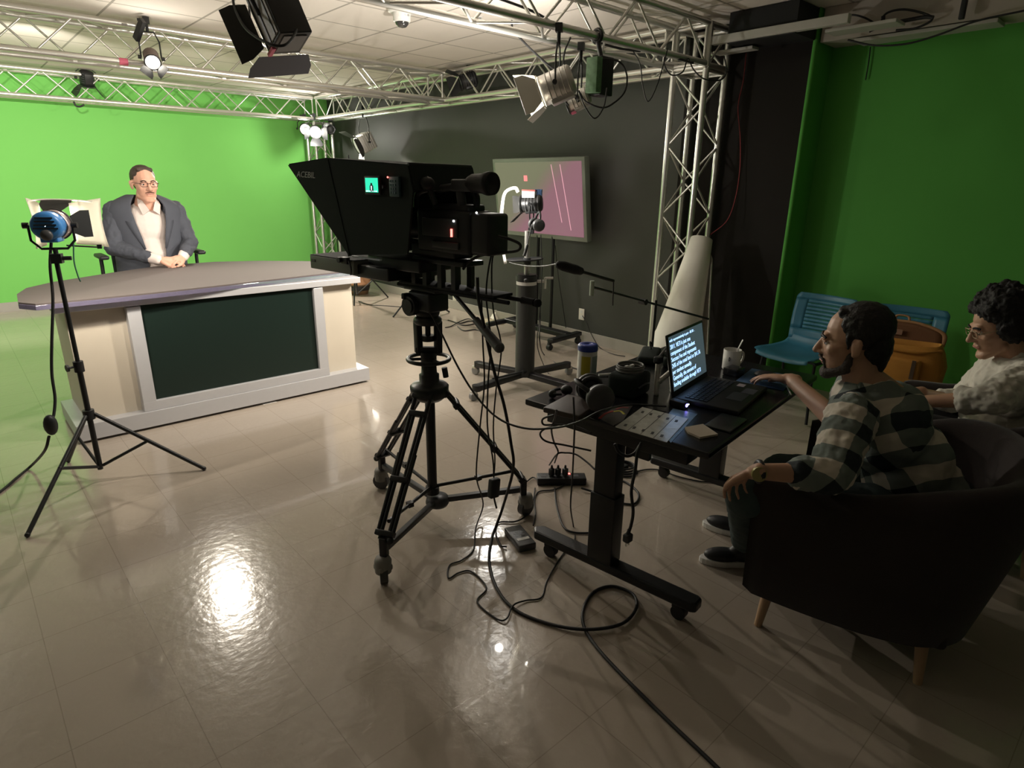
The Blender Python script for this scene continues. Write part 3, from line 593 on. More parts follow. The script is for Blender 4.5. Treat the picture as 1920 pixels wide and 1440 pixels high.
blob('trousers', xf([ell((px_, 5.78, 0.70), (0.20, 0.16, 0.12)), cap((px_-0.1, 5.75, 0.67), (px_-0.13, 5.32, 0.67), 0.095, 0.072), cap((px_+0.1, 5.75, 0.67), (px_+0.13, 5.32, 0.67), 0.095, 0.072), cap((px_-0.13, 5.32, 0.65), (px_-0.13, 5.36, 0.22), 0.068, 0.058), cap((px_+0.13, 5.32, 0.65), (px_+0.13, 5.36, 0.22), 0.068, 0.058)], o_), mat('tan_trousers', (0.28, 0.20, 0.13), 0.8), t, 0.010, 4)
m = MB(o_)
for s_ in (1, -1): m.sph((px_+s_*0.13, 5.29, 0.245), (0.045, 0.12, 0.04), 14)
m.build('shoes', M_BLKP, t)
t.location.y += 0.09
# his chair
t = thing('office_chair', 'black swivel chair with armrests under the presenter', 'chair', (px_, 5.93, 0))
m = MB(); m.box((0, -0.02, 0.545), (0.50, 0.48, 0.075), bev=0.03); m.build('seat', M_CLOTHB, t)
m = MB(); m.box((0, 0.27, 0.88), (0.46, 0.06, 0.50), bev=0.028); m.build('backrest', M_CLOTHB, t)
m = MB(); m.tube([(0, 0.05, 0.50), (0, 0.32, 0.50), (0, 0.33, 0.75)], 0.02, 8); m.cyl((0, 0, 0.10), (0, 0, 0.51), 0.028); m.build('post', M_BLK, t)
for s_ in (1, -1):
    m = MB(); m.box((s_*0.355, -0.08, 0.985), (0.065, 0.27, 0.032), bev=0.014); m.tube([(s_*0.22, 0.0, 0.53), (s_*0.345, 0.0, 0.60), (s_*0.355, -0.04, 0.97)], 0.014, 8); m.build('armrest', M_BLKP, t)
m = MB()
for i in range(5):
    a = 2*PI*i/5+0.3; m.bar((0, 0, 0.12), (0.30*math.cos(a), 0.30*math.sin(a), 0.075), 0.04, 0.03); 
m.torus((0, 0, 0.28), 0.22, 0.009); m.build('star_base', M_BLK, t)
for i in range(5):
    a = 2*PI*i/5+0.3; MB().cyl((0.30*math.cos(a)-0.02*math.sin(a), 0.30*math.sin(a)+0.02*math.cos(a), 0.028), (0.30*math.cos(a)+0.02*math.sin(a), 0.30*math.sin(a)-0.02*math.cos(a), 0.028), 0.027, n=14).build('caster', M_RUB, t)

# ================================================================ stands
def leg_stand(name, label, c, feet, zc, top, rp=0.0135, zb=0.10, mid=0.5, cat='light stand', group=None, sections=((1.0, 1.0),)):
    t = thing(name, label, cat, (c[0], c[1], 0), group=group)
    C_ = Vector((c[0], c[1], 0))
    m = MB(); m.cyl((0, 0, zb-0.02), (0, 0, top*0.55), rp, n=12); m.cyl((0, 0, top*0.55), (0, 0, top), rp*0.78, n=12); m.build('pole', M_BLK, t)
    m = MB(); m.cyl((0, 0, zc-0.025), (0, 0, zc+0.025), rp*2.0, n=14); m.build('collar', M_BLKP, t)
    m = MB(); m.cyl((0, 0, top*0.55-0.03), (0, 0, top*0.55+0.025), rp*1.7); m.cyl((0, 0, top*0.55), (-0.05, -0.015, top*0.55), 0.006); m.cyl((-0.045, -0.0135, top*0.55), (-0.055, -0.016, top*0.55), 0.018); m.build('height_knob', M_BLKP, t)
    for f in feet:
        F = Vector((f[0], f[1], 0.012))-C_; F.z = 0.012
        d = Vector((F.x, F.y, 0)).normalized()
        A = Vector((0, 0, zc))+d*0.025; m = MB(); m.cyl(A, F, 0.0105, n=10); m.sph(F, 0.0125, 10); lg = m.build('leg', M_BLK, t)
        K = A+(F-A)*mid
        m = MB(); m.cyl(Vector((0, 0, zb))+d*0.015, K, 0.0085, n=8); m.sph(K, 0.012, 8); m.build('leg_brace', M_BLK, lg)
    return t
leg_stand('light_stand', 'black light stand holding the blue lamp in front of the anchor desk', (0.39, 3.73), [(0.022, 3.322), (0.849, 3.531), (0.29, 4.144)], 0.395, 1.20, mid=0.47)
bl = lamp_fixture('blue lamp with glowing white diffusion on the stand left of the presenter', (0.420, 3.784, 1.359), (1.22, 5.75, 1.35), r=0.066, L_=0.14, body=M_BLUE, lens=M_LENS, door=M_BLK, doors=(1, 1, 0, 0), dl=0.10, dw=0.13, flare=(25, 40, 38, 50), down=True, hang=0.155, clamp=True, finned=False)
M_DIFF = bpy.data.materials.new('white_diffusion'); M_DIFF.use_nodes = True
_n = M_DIFF.node_tree.nodes; _l = M_DIFF.node_tree.links; _b = _n['Principled BSDF']; _b.inputs['Base Color'].default_value = (0.85, 0.82, 0.72, 1); _b.inputs['Roughness'].default_value = 0.8
_t = _n.new('ShaderNodeBsdfTranslucent'); _t.inputs[0].default_value = (0.9, 0.87, 0.78, 1); _x = _n.new('ShaderNodeMixShader'); _x.inputs[0].default_value = 0.5
_l.new(_b.outputs[0], _x.inputs[1]); _l.new(_t.outputs[0], _x.inputs[2]); _l.new(_x.outputs[0], _n['Material Output'].inputs['Surface'])
def diffusion_sheet(sx, w0, h, zmax, curl):
    vs = []; fs = []; n = 10; k = 9
    for i in range(n+1):
        u = i/n
        for j in range(k):
            v = -1+2*j/(k-1)
            x = sx*(0.062+w0*u*(1+0.12*v*v*u)); z = 0.045+zmax*math.sin(u*PI*0.62)*(1-curl*v*v)
            vs.append((x, h*v*(0.86+0.20*u), z))
    for i in range(n):
        for j in range(k-1): fs.append((i*k+j, i*k+j+1, (i+1)*k+j+1, (i+1)*k+j))
    mb = MB(); mb.add(vs, fs, True); o = mb.build('diffusion_sheet', M_DIFF, bl); md = o.modifiers.new('solid', 'SOLIDIFY'); md.thickness = 0.0015; return o
diffusion_sheet(-1, 0.112, 0.115, 0.08, 0.15); diffusion_sheet(1, 0.055, 0.115, 0.06, 0.3)
m = MB(); m.tube([(0.10, 0.11, 0.03), (0.03, 0.115, 0.07), (-0.08, 0.112, 0.08), (-0.16, 0.105, 0.06)], 0.004, 6); m.build('clip_rod', M_CREAM, bl)
m = MB(); m.tube([(-0.03, -0.10, 0.0), (-0.16, -0.115, 0.04)], 0.004, 6); m.box((-0.16, -0.112, 0.04), (0.02, 0.02, 0.012)); m.build('clip_arm', M_BLK, bl)
m = MB()
for i in range(4):
    m.box((0, 0.038-0.016*i, -0.1415), (0.10-0.01*abs(i-3), 0.0055, 0.004))
m.build('vent_slot', M_BLKP, bl)
m = MB(); m.lathe([(0.067, -0.001), (0.070, -0.001), (0.070, -0.065), (0.067, -0.065)], n=24); m.build('front_band', mat('pinkish_steel', (0.55, 0.45, 0.45), 0.3, metal=0.7), bl)
MB().sph((0.0, -0.040, -0.145), (0.026, 0.026, 0.016), 14).build('focus_knob', M_DGREY, bl)
t = thing('cord_ballast', 'black inline ballast on the cord of the blue lamp', 'power adapter', (0.214, 3.589, 0.424))
m = MB(Matrix.Rotation(R(8), 4, 'X')); m.sph((0, 0, 0), (0.030, 0.03, 0.055), 16); m.box((0, 0, 0), (0.05, 0.04, 0.065), bev=0.012); m.build('case', M_BLKP, t)
cable('black cord running down from the blue lamp to its ballast', [(0.392, 3.800, 1.273), (0.365, 3.776, 1.161), (0.344, 3.729, 1.012), (0.300, 3.695, 0.811), (0.270, 3.670, 0.659), (0.259, 3.643, 0.543), (0.239, 3.616, 0.471), (0.227, 3.603, 0.450)], 0.007)
cable('black cord leaving the ballast over the floor to the left', [(0.198, 3.593, 0.367), (0.172, 3.673, 0.270), (0.124, 4.156, 0.030), (0.041, 4.067, 0.008), (-0.037, 3.934, 0.007), (-0.171, 3.773, 0.007), (-0.363, 3.743, 0.007)], 0.007)
cable('thin dark green cord dangling from the barn doors of the blue lamp', [(0.478, 3.764, 1.271), (0.462, 3.740, 1.184), (0.462, 3.711, 1.119), (0.466, 3.695, 1.089)], 0.0035, mat('dark_green_rubber', (0.01, 0.10, 0.06), 0.5))

# ---------------------------------------------------------------- camera tripod on dolly
TX, TY = 1.505, 2.21
t = thing('camera_tripod', 'black studio tripod on a wheeled dolly carrying the prompter camera', 'tripod', (TX, TY, 0))
feet = [Vector((1.083-TX, 1.964-TY, 0)), Vector((1.504-TX, 2.691-TY, 0)), Vector((1.901-TX, 1.977-TY, 0))]
hub = Vector((0.02, -0.01, 0.125))
MB().lathe([(0.001, 0.10), (0.05, 0.10), (0.058, 0.115), (0.05, 0.145), (0.001, 0.145)], M=Matrix.Translation((hub.x, hub.y, 0)), n=16).build('dolly_hub', M_DGREY, t)
for f in feet:
    d = f.normalized(); s_ = Vector((-d.y, d.x, 0))
    m = MB(); m.bar(hub, f*0.93+Vector((0, 0, 0.145)), 0.028, 0.026, bev=0.003); am = m.build('dolly_arm', M_DGREY, t)
    cs = f+Vector((0, 0, 0.044)); rd = s_*0.55+d*0.83
    m = MB(); m.cyl(cs-rd.cross(Vector((0, 0, 1)))*0.016, cs+rd.cross(Vector((0, 0, 1)))*0.016, 0.043, n=20); wh = m.build('caster_wheel', mat('grey_caster_tyre', (0.07, 0.07, 0.07), 0.5), am)
    m = MB(); m.lathe([(0.034, 0.050), (0.036, 0.10), (0.030, 0.115), (0.001, 0.118)], M=Matrix.Translation((f.x, f.y, 0)), n=16); m.box(cs+Vector((0, 0, 0.028)), (0.062, 0.062, 0.03), bev=0.01); m.build('caster_housing', mat('worn_grey_housing', (0.26, 0.25, 0.23), 0.6), am)
    top = d*0.070+Vector((0, 0, 0.675)); foot = f*0.97+Vector((0, 0, 0.19)); ax = (foot-top)
    m = MB()
    for q_ in (-1, 1):
        m.cyl(top+s_*q_*0.036, top+ax*0.62+s_*q_*0.030, 0.0095, n=10); m.cyl(top+s_*q_*0.020+ax*0.12, foot+s_*q_*0.018, 0.0085, n=10); m.cyl(top+ax*0.42+s_*q_*0.038, foot-ax*0.03+s_*q_*0.034, 0.0085, n=10)
    lg = m.build('leg', M_BLK, t)
    for u_, w_ in ((0.0, 0.10), (0.13, 0.085), (0.60, 0.085), (0.96, 0.085)):
        MB().bar(top+ax*u_-s_*w_/2, top+ax*u_+s_*w_/2, 0.032, 0.024, up=ax, bev=0.005).build('leg_bracket', M_BLKP, lg)
    m = MB(); m.bar(foot+Vector((0, 0, 0.01)), f*0.97+Vector((0, 0, 0.115)), 0.032, 0.03, up=d, bev=0.005); m.sph(foot+s_*0.03, 0.016, 10); m.build('foot_clamp', M_BLKP, lg)
    kp = top+ax*0.88; m = MB(); m.cyl(Vector((0, 0, 0.20)), kp, 0.0085, n=8); m.box((Vector((0, 0, 0.20))*0.45+kp*0.55), (0.026, 0.026, 0.022)); m.build('spreader_arm', M_BLK, lg)
m = MB(); m.cyl((0, 0, 0.18), (0, 0, 0.66), 0.023); m.cyl((0, 0, 0.165), (0, 0, 0.20), 0.033); m.build('centre_column', M_BLK, t)
m = MB(); m.lathe([(0.001, 0.64), (0.055, 0.64), (0.085, 0.665), (0.088, 0.705), (0.078, 0.715), (0.045, 0.725), (0.045, 0.76), (0.036, 0.765), (0.034, 0.80), (0.001, 0.80)], n=24); m.build('spider', M_BLK, t)
m = MB(); m.torus((0, 0, 0.832), 0.092, 0.0095, n=32); m.cyl((0, 0, 0.80), (0, 0, 0.865), 0.036)
for i in range(3): a = i*2*PI/3+0.5; m.cyl((0, 0, 0.832), (0.092*math.cos(a), 0.092*math.sin(a), 0.832), 0.007, n=8)
hw = m.build('hand_wheel', M_BLK, t)
MB().cyl((0.055, -0.04, 0.79), (0.06, -0.045, 0.745), 0.013).build('wheel_crank', M_BLKP, hw)
m = MB()
sx_ = Vector((0.743, -0.669, 0))
for s_ in (1, -1): m.bar(sx_*s_*0.043+Vector((0, 0, 0.86)), sx_*s_*0.045+Vector((0, 0, 1.005)), 0.028, 0.032, bev=0.004)
m.bar(-sx_*0.055+Vector((0, 0, 0.872)), sx_*0.055+Vector((0, 0, 0.872)), 0.03, 0.03, bev=0.004)
m.lathe([(0.001, 0.99), (0.052, 0.99), (0.062, 1.0), (0.062, 1.012), (0.05, 1.03), (0.001, 1.03)], n=24); m.cyl((0, 0, 0.93), (0, 0, 1.0), 0.012); m.cyl((0, 0, 0.915), (0, 0, 0.94), 0.03); m.build('head_adapter', M_BLK, t)
rz = Matrix.Rotation(R(7.5), 4, 'Z')
m = MB(rz); m.sph((0, 0, 1.045), (0.055, 0.055, 0.04), 18); m.box((0, -0.01, 1.095), (0.115, 0.14, 0.085), bev=0.012); m.cyl((-0.05, 0.03, 1.075), (-0.082, 0.03, 1.075), 0.042, n=24); m.cyl((-0.08, 0.03, 1.075), (-0.088, 0.03, 1.075), 0.030, n=24); m.cyl((0.05, 0.0, 1.08), (0.085, 0.0, 1.08), 0.036, n=24); m.build('fluid_head', M_BLKP, t)
m = MB(rz); m.box((-0.072, 0.055, 1.115), (0.035, 0.02, 0.025), bev=0.004); m.box((0, 0, 1.145), (0.09, 0.20, 0.015), bev=0.003); m.build('head_lock', M_BLK, t)
h0 = Vector((1.516, 2.063, 1.165))-Vector((TX, TY, 0)); h1 = Vector((1.475, 1.697, 0.992))-Vector((TX, TY, 0))
m = MB(); m.cyl(h0, h1, 0.0085); pn = m.build('pan_handle', M_BLK, t)
m = MB(); m.cyl(h0+(h1-h0)*0.56, h1, 0.0155, 0.021, n=14); m.sph(h1, 0.021, 12); m.build('grip', M_DGREY, pn)
MB().cyl(h0, h0+(h1-h0)*0.08, 0.018).build('handle_clamp', M_DGREY, pn)

# ---------------------------------------------------------------- camera and prompter on the tripod
t = thing('studio_camera', 'black broadcast camera with viewfinder behind the prompter hood on the tripod', 'video camera', (TX, TY, 1.15), rz=R(7.5))
m = MB(); m.box((0, -0.16, 0.018), (0.11, 0.56, 0.012), bev=0.003)
for s_ in (1, -1): m.cyl((s_*0.04, -0.50, 0.004), (s_*0.04, 0.14, 0.004), 0.0085, n=10)
m.cyl((0.04, -0.50, 0.004), (0.04, -0.56, 0.002), 0.0145, n=12); m.sph((0.04, -0.575, 0.002), 0.017, 10)
m.build('base_plate', mat('matt_black_plate', (0.014, 0.015, 0.016), 0.75, spec=0.25), t)
m = MB()
for y in (0.02, -0.05, -0.14, -0.22):
    for s_ in (1, -1): m.box((s_*0.045, y, 0.07), (0.022, 0.024, 0.10))
m.box((0, -0.13, 0.125), (0.12, 0.30, 0.02), bev=0.004); m.build('riser_post', M_BLK, t)
m = MB(); m.box((0, -0.17, 0.245), (0.125, 0.30, 0.165), bev=0.012); m.box((0, -0.10, 0.165), (0.11, 0.26, 0.05), bev=0.01); m.box((0.0, -0.20, 0.335), (0.10, 0.20, 0.03), bev=0.01); cb = m.build('camera_body', M_BLKP, t)
m = MB(); m.box((-0.064, -0.16, 0.262), (0.012, 0.20, 0.07), bev=0.003); m.box((-0.066, -0.19, 0.195), (0.01, 0.15, 0.026), bev=0.003); m.build('side_panel', M_DGREY, cb)
MB().box((-0.072, -0.232, 0.245), (0.004, 0.008, 0.030)).build('tally_light', mat('red_tally', (0.8, 0.05, 0.05), 0.4, emit=(1, 0.10, 0.08), estr=4.0), cb)
MB().sph((-0.072, -0.245, 0.290), 0.0045, 8).build('indicator_light', mat('white_indicator', (0.9, 0.9, 0.9), 0.4, emit=(1, 1, 1), estr=3.0), cb)
m = MB(); m.box((0, -0.365, 0.245), (0.115, 0.10, 0.155), bev=0.014); m.build('battery', M_BLKP, cb)
MB().sph((-0.05, -0.345, 0.324), 0.004, 8).build('indicator_light', MATS['white_indicator'], cb)
m = MB(); m.tube([(0, -0.30, 0.34), (0, -0.28, 0.395), (0, -0.10, 0.41), (0, 0.03, 0.39), (0, 0.05, 0.33)], 0.013, 8); m.build('top_handle', M_BLK, t)
m = MB(); m.cyl((-0.03, -0.12, 0.405), (-0.03, -0.31, 0.425), 0.015); m.box((-0.03, -0.26, 0.42), (0.05, 0.10, 0.045), bev=0.008); m.cyl((-0.03, -0.24, 0.40), (-0.03, -0.25, 0.345), 0.018); vf = m.build('viewfinder', M_DGREY, t)
m = MB(Matrix.Translation((-0.03, -0.30, 0.428)) @ Matrix.Rotation(R(90), 4, 'X')); m.lathe([(0.001, -0.01), (0.026, -0.01), (0.034, 0.01), (0.036, 0.06), (0.043, 0.085), (0.040, 0.11), (0.034, 0.10), (0.001, 0.09)], n=20); m.build('eyecup', M_RUB, vf)
m = MB(); m.cyl((0, -0.02, 0.255), (0, 0.06, 0.255), 0.055, n=24); m.cyl((0, 0.06, 0.255), (0, 0.20, 0.255), 0.046, n=24); m.cyl((0, 0.20, 0.255), (0, 0.24, 0.255), 0.052, n=24); ln = m.build('zoom_lens', M_BLK, t)
MB().sph((0, 0.236, 0.255), (0.045, 0.008, 0.045), 16).build('front_glass', mat('lens_glass', (0.02, 0.02, 0.03), 0.05, spec=0.9), ln)
# flip-out monitor and control pad, in front of the hood cloth
m = MB(); m.box((-0.190, 0.085, 0.415), (0.012, 0.098, 0.072), bev=0.004); m.cyl((-0.19, 0.03, 0.41), (-0.03, 0.0, 0.40), 0.008); fm = m.build('flip_monitor', M_BLKP, t)
MB().box((-0.1965, 0.085, 0.416), (0.002, 0.078, 0.054)).build('display', mat('teal_display', (0.02, 0.3, 0.2), 0.3, emit=(0.02, 0.62, 0.36), estr=0.85), fm)
m = MB(); Mx = Matrix(((0, 0, -1, -0.1978), (-1, 0, 0, 0.085), (0, 1, 0, 0.391), (0, 0, 0, 1)))
m.prism([(-0.012, 0), (0.012, 0), (0.011, 0.022), (0.005, 0.027), (0.005, 0.033), (-0.005, 0.033), (-0.005, 0.027), (-0.011, 0.022)], 0, 0.0006, M=Mx); m.build('displayed_figure', mat('display_black', (0.01, 0.01, 0.015), 0.4), fm)
m = MB(); m.prism([(-0.0022, 0.006), (0.0022, 0.006), (0.003, 0.022), (-0.003, 0.022)], 0.0007, 0.0012, M=Mx)
for a, b in ((-0.036, -0.018), (-0.014, -0.006), (0.002, 0.006), (0.012, 0.018), (0.024, 0.034)): m.prism([(a, 0.0005), (b, 0.0005), (b, 0.004), (a, 0.004)], 0.0007, 0.0012, M=Mx)
m.build('displayed_text', mat('display_white', (0.9, 0.9, 0.9), 0.4, emit=(0.75, 0.9, 1.0), estr=1.0), fm)
m = MB(); m.box((-0.186, -0.045, 0.412), (0.012, 0.060, 0.075), bev=0.003); cp = m.build('control_pad', mat('teal_grey_pad', (0.03, 0.07, 0.08), 0.4), t)
MB().sph((-0.193, -0.012, 0.446), 0.0035, 8).build('record_light', MATS['red_tally'], cp)
m = MB()
for i in range(4):
    for j in range(3): m.box((-0.193, -0.025-0.013*j, 0.39+0.014*i), (0.003, 0.009, 0.008))
m.build('button', mat('pad_button', (0.06, 0.12, 0.14), 0.4), cp)
m = MB(); m.sph((-0.12, -0.155, 0.425), (0.03, 0.03, 0.026), 12); m.cyl((-0.10, -0.12, 0.45), (-0.05, -0.12, 0.35), 0.012); m.build('focus_control', M_BLKP, t)

t = thing('teleprompter', 'black cloth prompter hood with ACEBIL lettering in front of the studio camera', 'teleprompter', (TX, TY, 1.15), rz=R(7.5))
HP = [(0.72, 0.495), (0.42, 0.517), (-0.11, 0.487), (-0.135, 0.40), (-0.09, 0.16), (0.30, 0.125)]
for s_ in (-1, 1):
    m = MB(); Mx = Matrix(((0, 0, 1, s_*0.172), (1, 0, 0, 0), (0, 1, 0, 0), (0, 0, 0, 1)))
    m.prism(HP, -0.004, 0.004, M=Mx); m.prism([(0.42, 0.517), (0.40, 0.517), (0.29, 0.125), (0.30, 0.120)], -0.007, 0.007, M=Mx); m.build('hood_side', M_CLOTHB, t)
m = MB(); m.add([(-0.17, 0.72, 0.495), (0.17, 0.72, 0.495), (0.17, 0.42, 0.517), (-0.17, 0.42, 0.517), (0.17, -0.11, 0.487), (-0.17, -0.11, 0.487), (0.17, -0.135, 0.40), (-0.17, -0.135, 0.40)], [(0, 1, 2, 3), (3, 2, 4, 5), (5, 4, 6, 7)])
o2 = m.build('hood_top', M_CLOTHB, t); md = o2.modifiers.new('solid', 'SOLIDIFY'); md.thickness = 0.006
MB().bar((-0.168, -0.105, 0.49), (0.168, -0.105, 0.49), 0.018, 0.02, bev=0.004).build('rear_hoop', M_BLKP, t)
m = MB(); m.add([(-0.165, 0.70, 0.485), (0.165, 0.70, 0.485), (0.165, 0.31, 0.13), (-0.165, 0.31, 0.13)], [(0, 1, 2, 3)]); o2 = m.build('beam_splitter_glass', mat('smoked_splitter_glass', (0.35, 0.38, 0.38), 0.03, spec=0.9, trans=0.8), t); md = o2.modifiers.new('solid', 'SOLIDIFY'); md.thickness = 0.003
text_mesh('lettering', 'ACEBIL', 0.036, mat('pale_grey_print', (0.42, 0.43, 0.42), 0.6), t, Matrix(((0, 0, -1, -0.1765), (-1, 0, 0, 0.655), (0, 1, 0, 0.445), (0, 0, 0, 1))) @ Matrix.Rotation(R(-2), 4, 'Z'), sx=1.28, shear=0.25)
M_TRAY = mat('olive_grey_monitor_case', (0.16, 0.175, 0.15), 0.5)
m = MB(); m.box((0, 0.46, 0.068), (0.32, 0.34, 0.062), bev=0.004); tr = m.build('prompter_monitor', M_TRAY, t)
MB().box((0, 0.46, 0.1000), (0.316, 0.336, 0.003)).build('display_glass', mat('dark_display_glass', (0.010, 0.012, 0.013), 0.85, spec=0.08), tr)
m = MB(); m.box((-0.162, 0.60, 0.075), (0.003, 0.03, 0.012)); m.build('case_badge', M_DGREY, tr)
m = MB(); m.box((0, 0.19, 0.055), (0.28, 0.22, 0.055), bev=0.006); m.box((0, 0.10, 0.10), (0.20, 0.34, 0.05), bev=0.006); m.build('mount_frame', M_BLK, t)
MB().box((-0.155, 0.20, 0.119), (0.012, 0.19, 0.006)).build('frame_edge', mat('pale_blue_edge', (0.55, 0.62, 0.72), 0.3), t)
m = MB(); m.box((-0.168, 0.335, 0.098), (0.02, 0.045, 0.03), bev=0.004); m.cyl((-0.175, 0.36, 0.10), (-0.19, 0.36, 0.10), 0.012); m.build('tilt_knob', M_BLKP, t)
m = MB(); m.tube([(-0.17, 0.31, 0.10), (-0.178, 0.285, 0.07), (-0.17, 0.30, 0.04)], 0.004, 6); m.build('strap', M_RUB, t)

# ---------------------------------------------------------------- roller pedestal with lamp
t = thing('roller_stand', 'thick black roller pedestal stand with four wheeled feet behind the studio camera', 'roller stand', (3.30, 3.48, 0))
m = MB(); m.cyl((0, 0, 0.10), (0, 0, 0.865), 0.078, n=28); m.build('column', mat('dark_grey_crackle', (0.035, 0.038, 0.038), 0.5, bump=0.2, bscale=300), t)
m = MB(); m.cyl((0, 0, 0.865), (0, 0, 0.905), 0.083, n=28); m.cyl((0, 0, 0.905), (0, 0, 0.915), 0.075, n=28); m.build('column_cap', M_BLKP, t)
MB().cyl((0, 0, 0.836), (0, 0, 0.862), 0.0795, n=28).build('white_band', M_WHITE, t)
MB().cyl((0, 0, 0.91), (0, 0, 1.24), 0.021, n=16).build('riser_pole', M_SILV, t)
m = MB(); m.cyl((-0.05, -0.05, 0.885), (-0.085, -0.085, 0.885), 0.006); m.sph((-0.09, -0.09, 0.885), 0.018, 10); m.build('lock_knob', M_BLKP, t)
m = MB(); m.cyl((0.07, -0.05, 0.86), (0.115, -0.08, 0.86), 0.012); m.bar((0.12, -0.085, 0.80), (0.12, -0.085, 0.89), 0.02, 0.01, bev=0.003); m.cyl((0.12, -0.085, 0.885), (0.17, -0.12, 0.885), 0.009); m.build('crank_handle', M_SILV, t)
for i, (dx, dy) in enumerate(((-1, 0), (0.17, -0.985), (1, 0), (-0.17, 0.985))):
    d = Vector((dx, dy, 0)); m = MB(); m.bar(d*0.03+Vector((0, 0, 0.115)), d*0.50+Vector((0, 0, 0.095)), 0.07, 0.045, bev=0.008); m.cyl(d*0.50+Vector((0, 0, 0.072)), d*0.50+Vector((0, 0, 0.118)), 0.036); lg = m.build('leg', M_BLK, t)
    cc = d*0.53; s_ = Vector((-dy, dx, 0)); m = MB(); m.cyl(cc-s_*0.014+Vector((0, 0, 0.036)), cc+s_*0.014+Vector((0, 0, 0.036)), 0.035, n=20); m.build('caster_wheel', M_GREY, lg)
    m = MB(); m.box(cc+Vector((0, 0, 0.065)), (0.045, 0.045, 0.025), bev=0.006); m.build('caster_fork', M_SILV, lg)
m = MB(); m.cyl((-0.08, -0.05, 0.15), (-0.36, -0.02, 0.145), 0.007); m.cyl((-0.07, -0.05, 0.15), (-0.04, -0.05, 0.15), 0.018); m.build('brake_lever', M_BLK, t)
pl = lamp_fixture('black lamp with a white and blue label on top of the roller pedestal', (3.345, 3.601, 1.429), (1.9, 5.6, 1.25), r=0.062, L_=0.16, body=M_BLK, lens=M_LENS, door=M_BLK, doors=(0, 1, 1, 0), dl=0.10, dw=0.13, flare=(30, 30, 40, 30), down=True, hang=0.20)
Qp = pl.rotation_quaternion.inverted()
m = MB(Qp.to_matrix().to_4x4()); m.box((0.05, -0.04, 0.075), (0.13, 0.10, 0.05), rz=0.6, bev=0.004); m.build('label_box', M_WHITE, pl)
m = MB(Qp.to_matrix().to_4x4()); m.box((0.05, -0.04, 0.102), (0.134, 0.104, 0.012), rz=0.6); m.build('label_edge', mat('brown_red_label', (0.30, 0.07, 0.06), 0.5), pl)
m = MB(Qp.to_matrix().to_4x4()); m.box((0.10, -0.075, 0.080), (0.035, 0.06, 0.062), rz=0.6); m.build('label_patch', mat('label_blue', (0.12, 0.25, 0.55), 0.5), pl)
# tall white flag lit edge-on beside it
t = thing('white_flag', 'tall thin white flag, brightly lit edge-on, left of the pedestal lamp', 'lighting flag', (3.210, 3.638, 0.975))
a0 = Vector((3.210, 3.638, 0.975)); pts = [Vector((3.217, 3.634, 0.983)), Vector((3.228, 3.685, 1.121)), Vector((3.254, 3.730, 1.279)), Vector((3.289, 3.760, 1.417)), Vector((3.328, 3.768, 1.516)), Vector((3.376, 3.710, 1.549)), Vector((3.388, 3.686, 1.517))]
cp_ = catmull(pts, 5); vw = Vector((0.64, 0.76, -0.03))*0.16; vs = []; 
for p in cp_: vs += [(p-a0)[:], (p+vw-a0)[:]]
m = MB(); m.add(vs, [(2*i, 2*i+2, 2*i+3, 2*i+1) for i in range(len(cp_)-1)], True); o2 = m.build('sheet', mat('white_card', (0.85, 0.83, 0.78), 0.6), t); md = o2.modifiers.new('solid', 'SOLIDIFY'); md.thickness = 0.022; md.offset = 0
# headphones hanging off the pedestal lamp
def headphones(label, M_, rcup=0.042, name='headphones'):
    t = thing(name, label, 'headphones', M_.translation[:]); B3 = M_.to_3x3().to_4x4()
    m = MB(B3); m.tube([(0.072*math.cos(a), 0, 0.085*math.sin(a)) for a in [PI*i/12 for i in range(13)]], 0.009, 8, 2); m.build('headband', M_BLKP, t)
    for s_ in (1, -1):
        m = MB(B3 @ Matrix.Translation((s_*0.072, 0, -0.005)) @ Matrix.Rotation(s_*R(90), 4, 'Y')); m.lathe([(0.001, -0.012), (rcup*0.7, -0.012), (rcup, -0.008), (rcup*1.02, 0.006), (rcup*0.9, 0.018), (rcup*0.5, 0.024), (0.001, 0.024)], n=22); c_ = m.build('ear_cup', M_DGREY, t)
        m = MB(B3 @ Matrix.Translation((s_*0.062, 0, -0.005)) @ Matrix.Rotation(s_*R(90), 4, 'Y')); m.torus((0, 0, -0.008), rcup*0.75, 0.012, n=20); m.build('ear_pad', M_RUB, c_)
    return t
headphones('black headphones hanging from the lamp on the roller pedestal', Matrix.Translation((3.278, 3.362, 1.298)) @ Matrix.Rotation(R(60), 4, 'Z') @ Matrix.Rotation(R(12), 4, 'X'), 0.044)
cable('black microphone-shaped plug hanging from the pedestal lamp', [(3.218, 3.346, 1.301), (3.182, 3.339, 1.208), (3.157, 3.333, 1.145), (3.129, 3.330, 1.078)], lambda u: 0.004 if u < 0.6 else 0.011, name='cable_plug')
t = thing('accessory_shelf', 'thin grey oval accessory tray clamped on the roller pedestal pole', 'tray', (3.30, 3.48, 1.02))
m = MB(Matrix.Diagonal((1.0, 0.55, 1, 1))); m.lathe([(0.001, 0), (0.17, 0.0), (0.175, 0.012), (0.168, 0.006), (0.001, 0.006)], M=Matrix.Translation((0.0, 0.04, 0)), n=30); m.build('tray', M_BLKP, t)
MB().cyl((0, 0, -0.03), (0, 0, 0.02), 0.03).build('clamp', M_DGREY, t)

